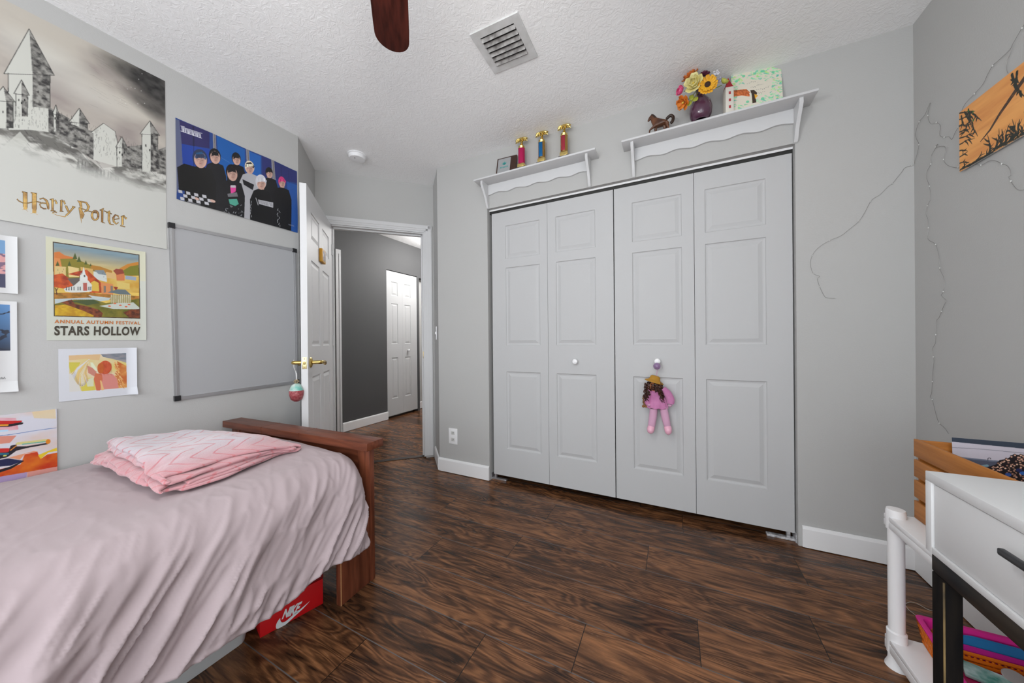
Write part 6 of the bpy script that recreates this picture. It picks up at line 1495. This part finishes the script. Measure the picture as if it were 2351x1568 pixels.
# basket on the lower tier
def turned(bm):        # the left side is splayed a little
    for v in bm.verts: v.co.x -= .13 * (1.545 - v.co.y) * max(0, (.85 - v.co.x)) / .14
    return bm
bk_ = thing('plastic_basket', (.84, 1.36, .0905), 'shallow orange plastic basket with a bright pink rim on the bottom shelf tier', 'basket')
OR = mat('orange_plastic', (0.66, 0.15, 0.006), .4, spec=.3); PK = mat('hot_pink_plastic', (0.72, 0.02, 0.28), .4, spec=.3)
bz0, bz1 = .0915, .165; B0 = (.724, .962, 1.215, 1.528); B1 = (.714, .974, 1.195, 1.546)
def at_(t_): return [B0[i] + (B1[i] - B0[i]) * t_ for i in range(4)]
bm = nb()
for s_ in range(4):
    nbars = 18
    for k in range(nbars + 1):
        u_ = k / nbars; p_ = []
        for t_ in (0, 1):
            x0, x1, y0, y1 = at_(t_); c_ = {0: (x0, y0 + u_ * (y1 - y0)), 1: (x1, y0 + u_ * (y1 - y0)), 2: (x0 + u_ * (x1 - x0), y0), 3: (x0 + u_ * (x1 - x0), y1)}[s_]; p_.append((*c_, bz0 + .006 + t_ * (bz1 - bz0 - .006)))
        tube(bm, p_, .0066, 6)
for t_ in (.09, .38, .68, .94):
    x0, x1, y0, y1 = at_(t_); z = bz0 + t_ * (bz1 - bz0)
    for a_, b_ in (((x0, y0), (x1, y0)), ((x1, y0), (x1, y1)), ((x1, y1), (x0, y1)), ((x0, y1), (x0, y0))): tube(bm, [(*a_, z), (*b_, z)], .0065, 8)
obj('woven_sides', turned(bm), OR, bk_)
x0, x1, y0, y1 = at_(0); bm = nb(); box(bm, x0, x1, y0, y1, bz0, bz0 + .004); obj('bottom', turned(bm), mat('deep_pink_plastic', (0.46, 0.01, 0.10), .4), bk_)
bm = nb()
def rring(g, z):
    x0, x1, y0, y1 = B1; rr_ = .015; x0 -= g; x1 += g * .3; y0 -= g; y1 += g; r = []
    for cx_, cy_, a0 in ((x1 - rr_, y1 - rr_, 0), (x0 + rr_, y1 - rr_, 90), (x0 + rr_, y0 + rr_, 180), (x1 - rr_, y0 + rr_, 270)):
        for k in range(5): an = math.radians(a0 + k * 22.5); r.append((cx_ + rr_ * math.cos(an), cy_ + rr_ * math.sin(an), z))
    return r
loft(bm, [rring(.0065, bz1 - .004), rring(.0075, bz1 + .002), rring(.005, bz1 + .004), rring(-.0055, bz1 + .003), rring(-.0085, bz1 - .002), rring(-.012, bz1 - .026), rring(-.010, bz1 - .026), rring(-.0065, bz1 - .004), rring(.0065, bz1 - .004)], cap=False); obj('rim', turned(bm), PK, bk_, label='bright pink rim')
bm = nb()
for z in (.0985, .1095, .1225): tube(bm, [(.737, 1.487 + (z - .0985) * .3, z), (.952, 1.487 + (z - .0985) * .3, z)], .0052, 8)
for k in range(19): x = .738 + k * .0118; tube(bm, [(x, 1.489, .0965), (x, 1.496, .1225)], .0036, 6)
obj('woven_divider', bm, OR, bk_)
# folders leaning inside
def leaf_(name, pts, th, m, label, cat):
    bm = nb(); a = [bm.verts.new(p) for p in pts]; b_ = [bm.verts.new(Vector(p) + Vector((0, -th, .0))) for p in pts]; bm.faces.new(a); bm.faces.new(b_[::-1]); n_ = len(a)
    for i in range(n_): bm.faces.new((a[i], a[(i + 1) % n_], b_[(i + 1) % n_], b_[i]))
    tag(obj(name, bm, m, None, False), label, cat)
leaf_('paper_folder', [(.742, 1.503, .1), (.950, 1.503, .1), (.950, 1.527, .158), (.822, 1.527, .159), (.775, 1.525, .151), (.745, 1.521, .139)], .003, mat('blue_card', (0.01, 0.17, 0.42), .4), 'blue folder leaning inside the orange basket', 'folder')
leaf_('paper_folder', [(.742, 1.4985, .1), (.950, 1.4985, .1), (.950, 1.510, .136), (.745, 1.510, .138)], .003, mat('magenta_card', (0.48, 0.01, 0.26), .4), 'magenta folder in front of the blue one in the basket', 'folder')
TEAL = mat('teal_print', (0.05, 0.35, 0.33), .3, var=(34, (0.01, 0.20, 0.15), (0.50, 0.68, 0.66)))
bm = nb(); box(bm, .0, .15, .0, .055, 0, .010, bev=.003, M=Matrix.Translation((.752, 1.425, .097)) @ Matrix.Rotation(-.30, 4, 'Z') @ Matrix.Rotation(.12, 4, 'X')); tag(obj('snack_packet', bm, TEAL), 'green and teal patterned packet lying in the orange basket', 'packet')
bm = nb(); box(bm, .0, .028, .0, .075, 0, .008, bev=.002, M=Matrix.Translation((.716, 1.366, .0965)) @ Matrix.Rotation(.05, 4, 'Z')); tag(obj('card_packet', bm, mat('red_print', (.45, .04, .05), .35, var=(30, (0.42, 0.03, 0.05), (0.30, 0.12, 0.12)))), 'narrow red packet left of the teal packet in the basket', 'packet')
bm = nb(); lathe(bm, [(.024, 0), (.025, .0025), (.023, .005), (.010, .006), (.0, .006)], 28, Matrix.Translation((.862, 1.452, .112)) @ Matrix.Rotation(.35, 4, 'X'), cap=False); tag(obj('plastic_disc', bm, mat('grey_clear_plastic', (0.35, 0.33, 0.32), .25)), 'round clear grey disc on top of the packets in the basket', 'disc')
# loose thin wire on the floor behind the shelf
zfl = lambda x, y: onZ(2080 + x / 7.192, 1350 + y / 7.192, .0025)
bm = nb(); tube(bm, catmull([zfl(*p) for p in ((190, 470), (135, 430), (60, 370), (8, 310), (-10, 270), (20, 245), (90, 232), (200, 265), (345, 345), (430, 375), (560, 400))], 4), .0010, 5)
tag(obj('loose_wire', bm, mat('pale_wire', (0.5, 0.45, 0.38), .4)), 'thin pale wire curling on the floor behind the white shelf', 'wire')
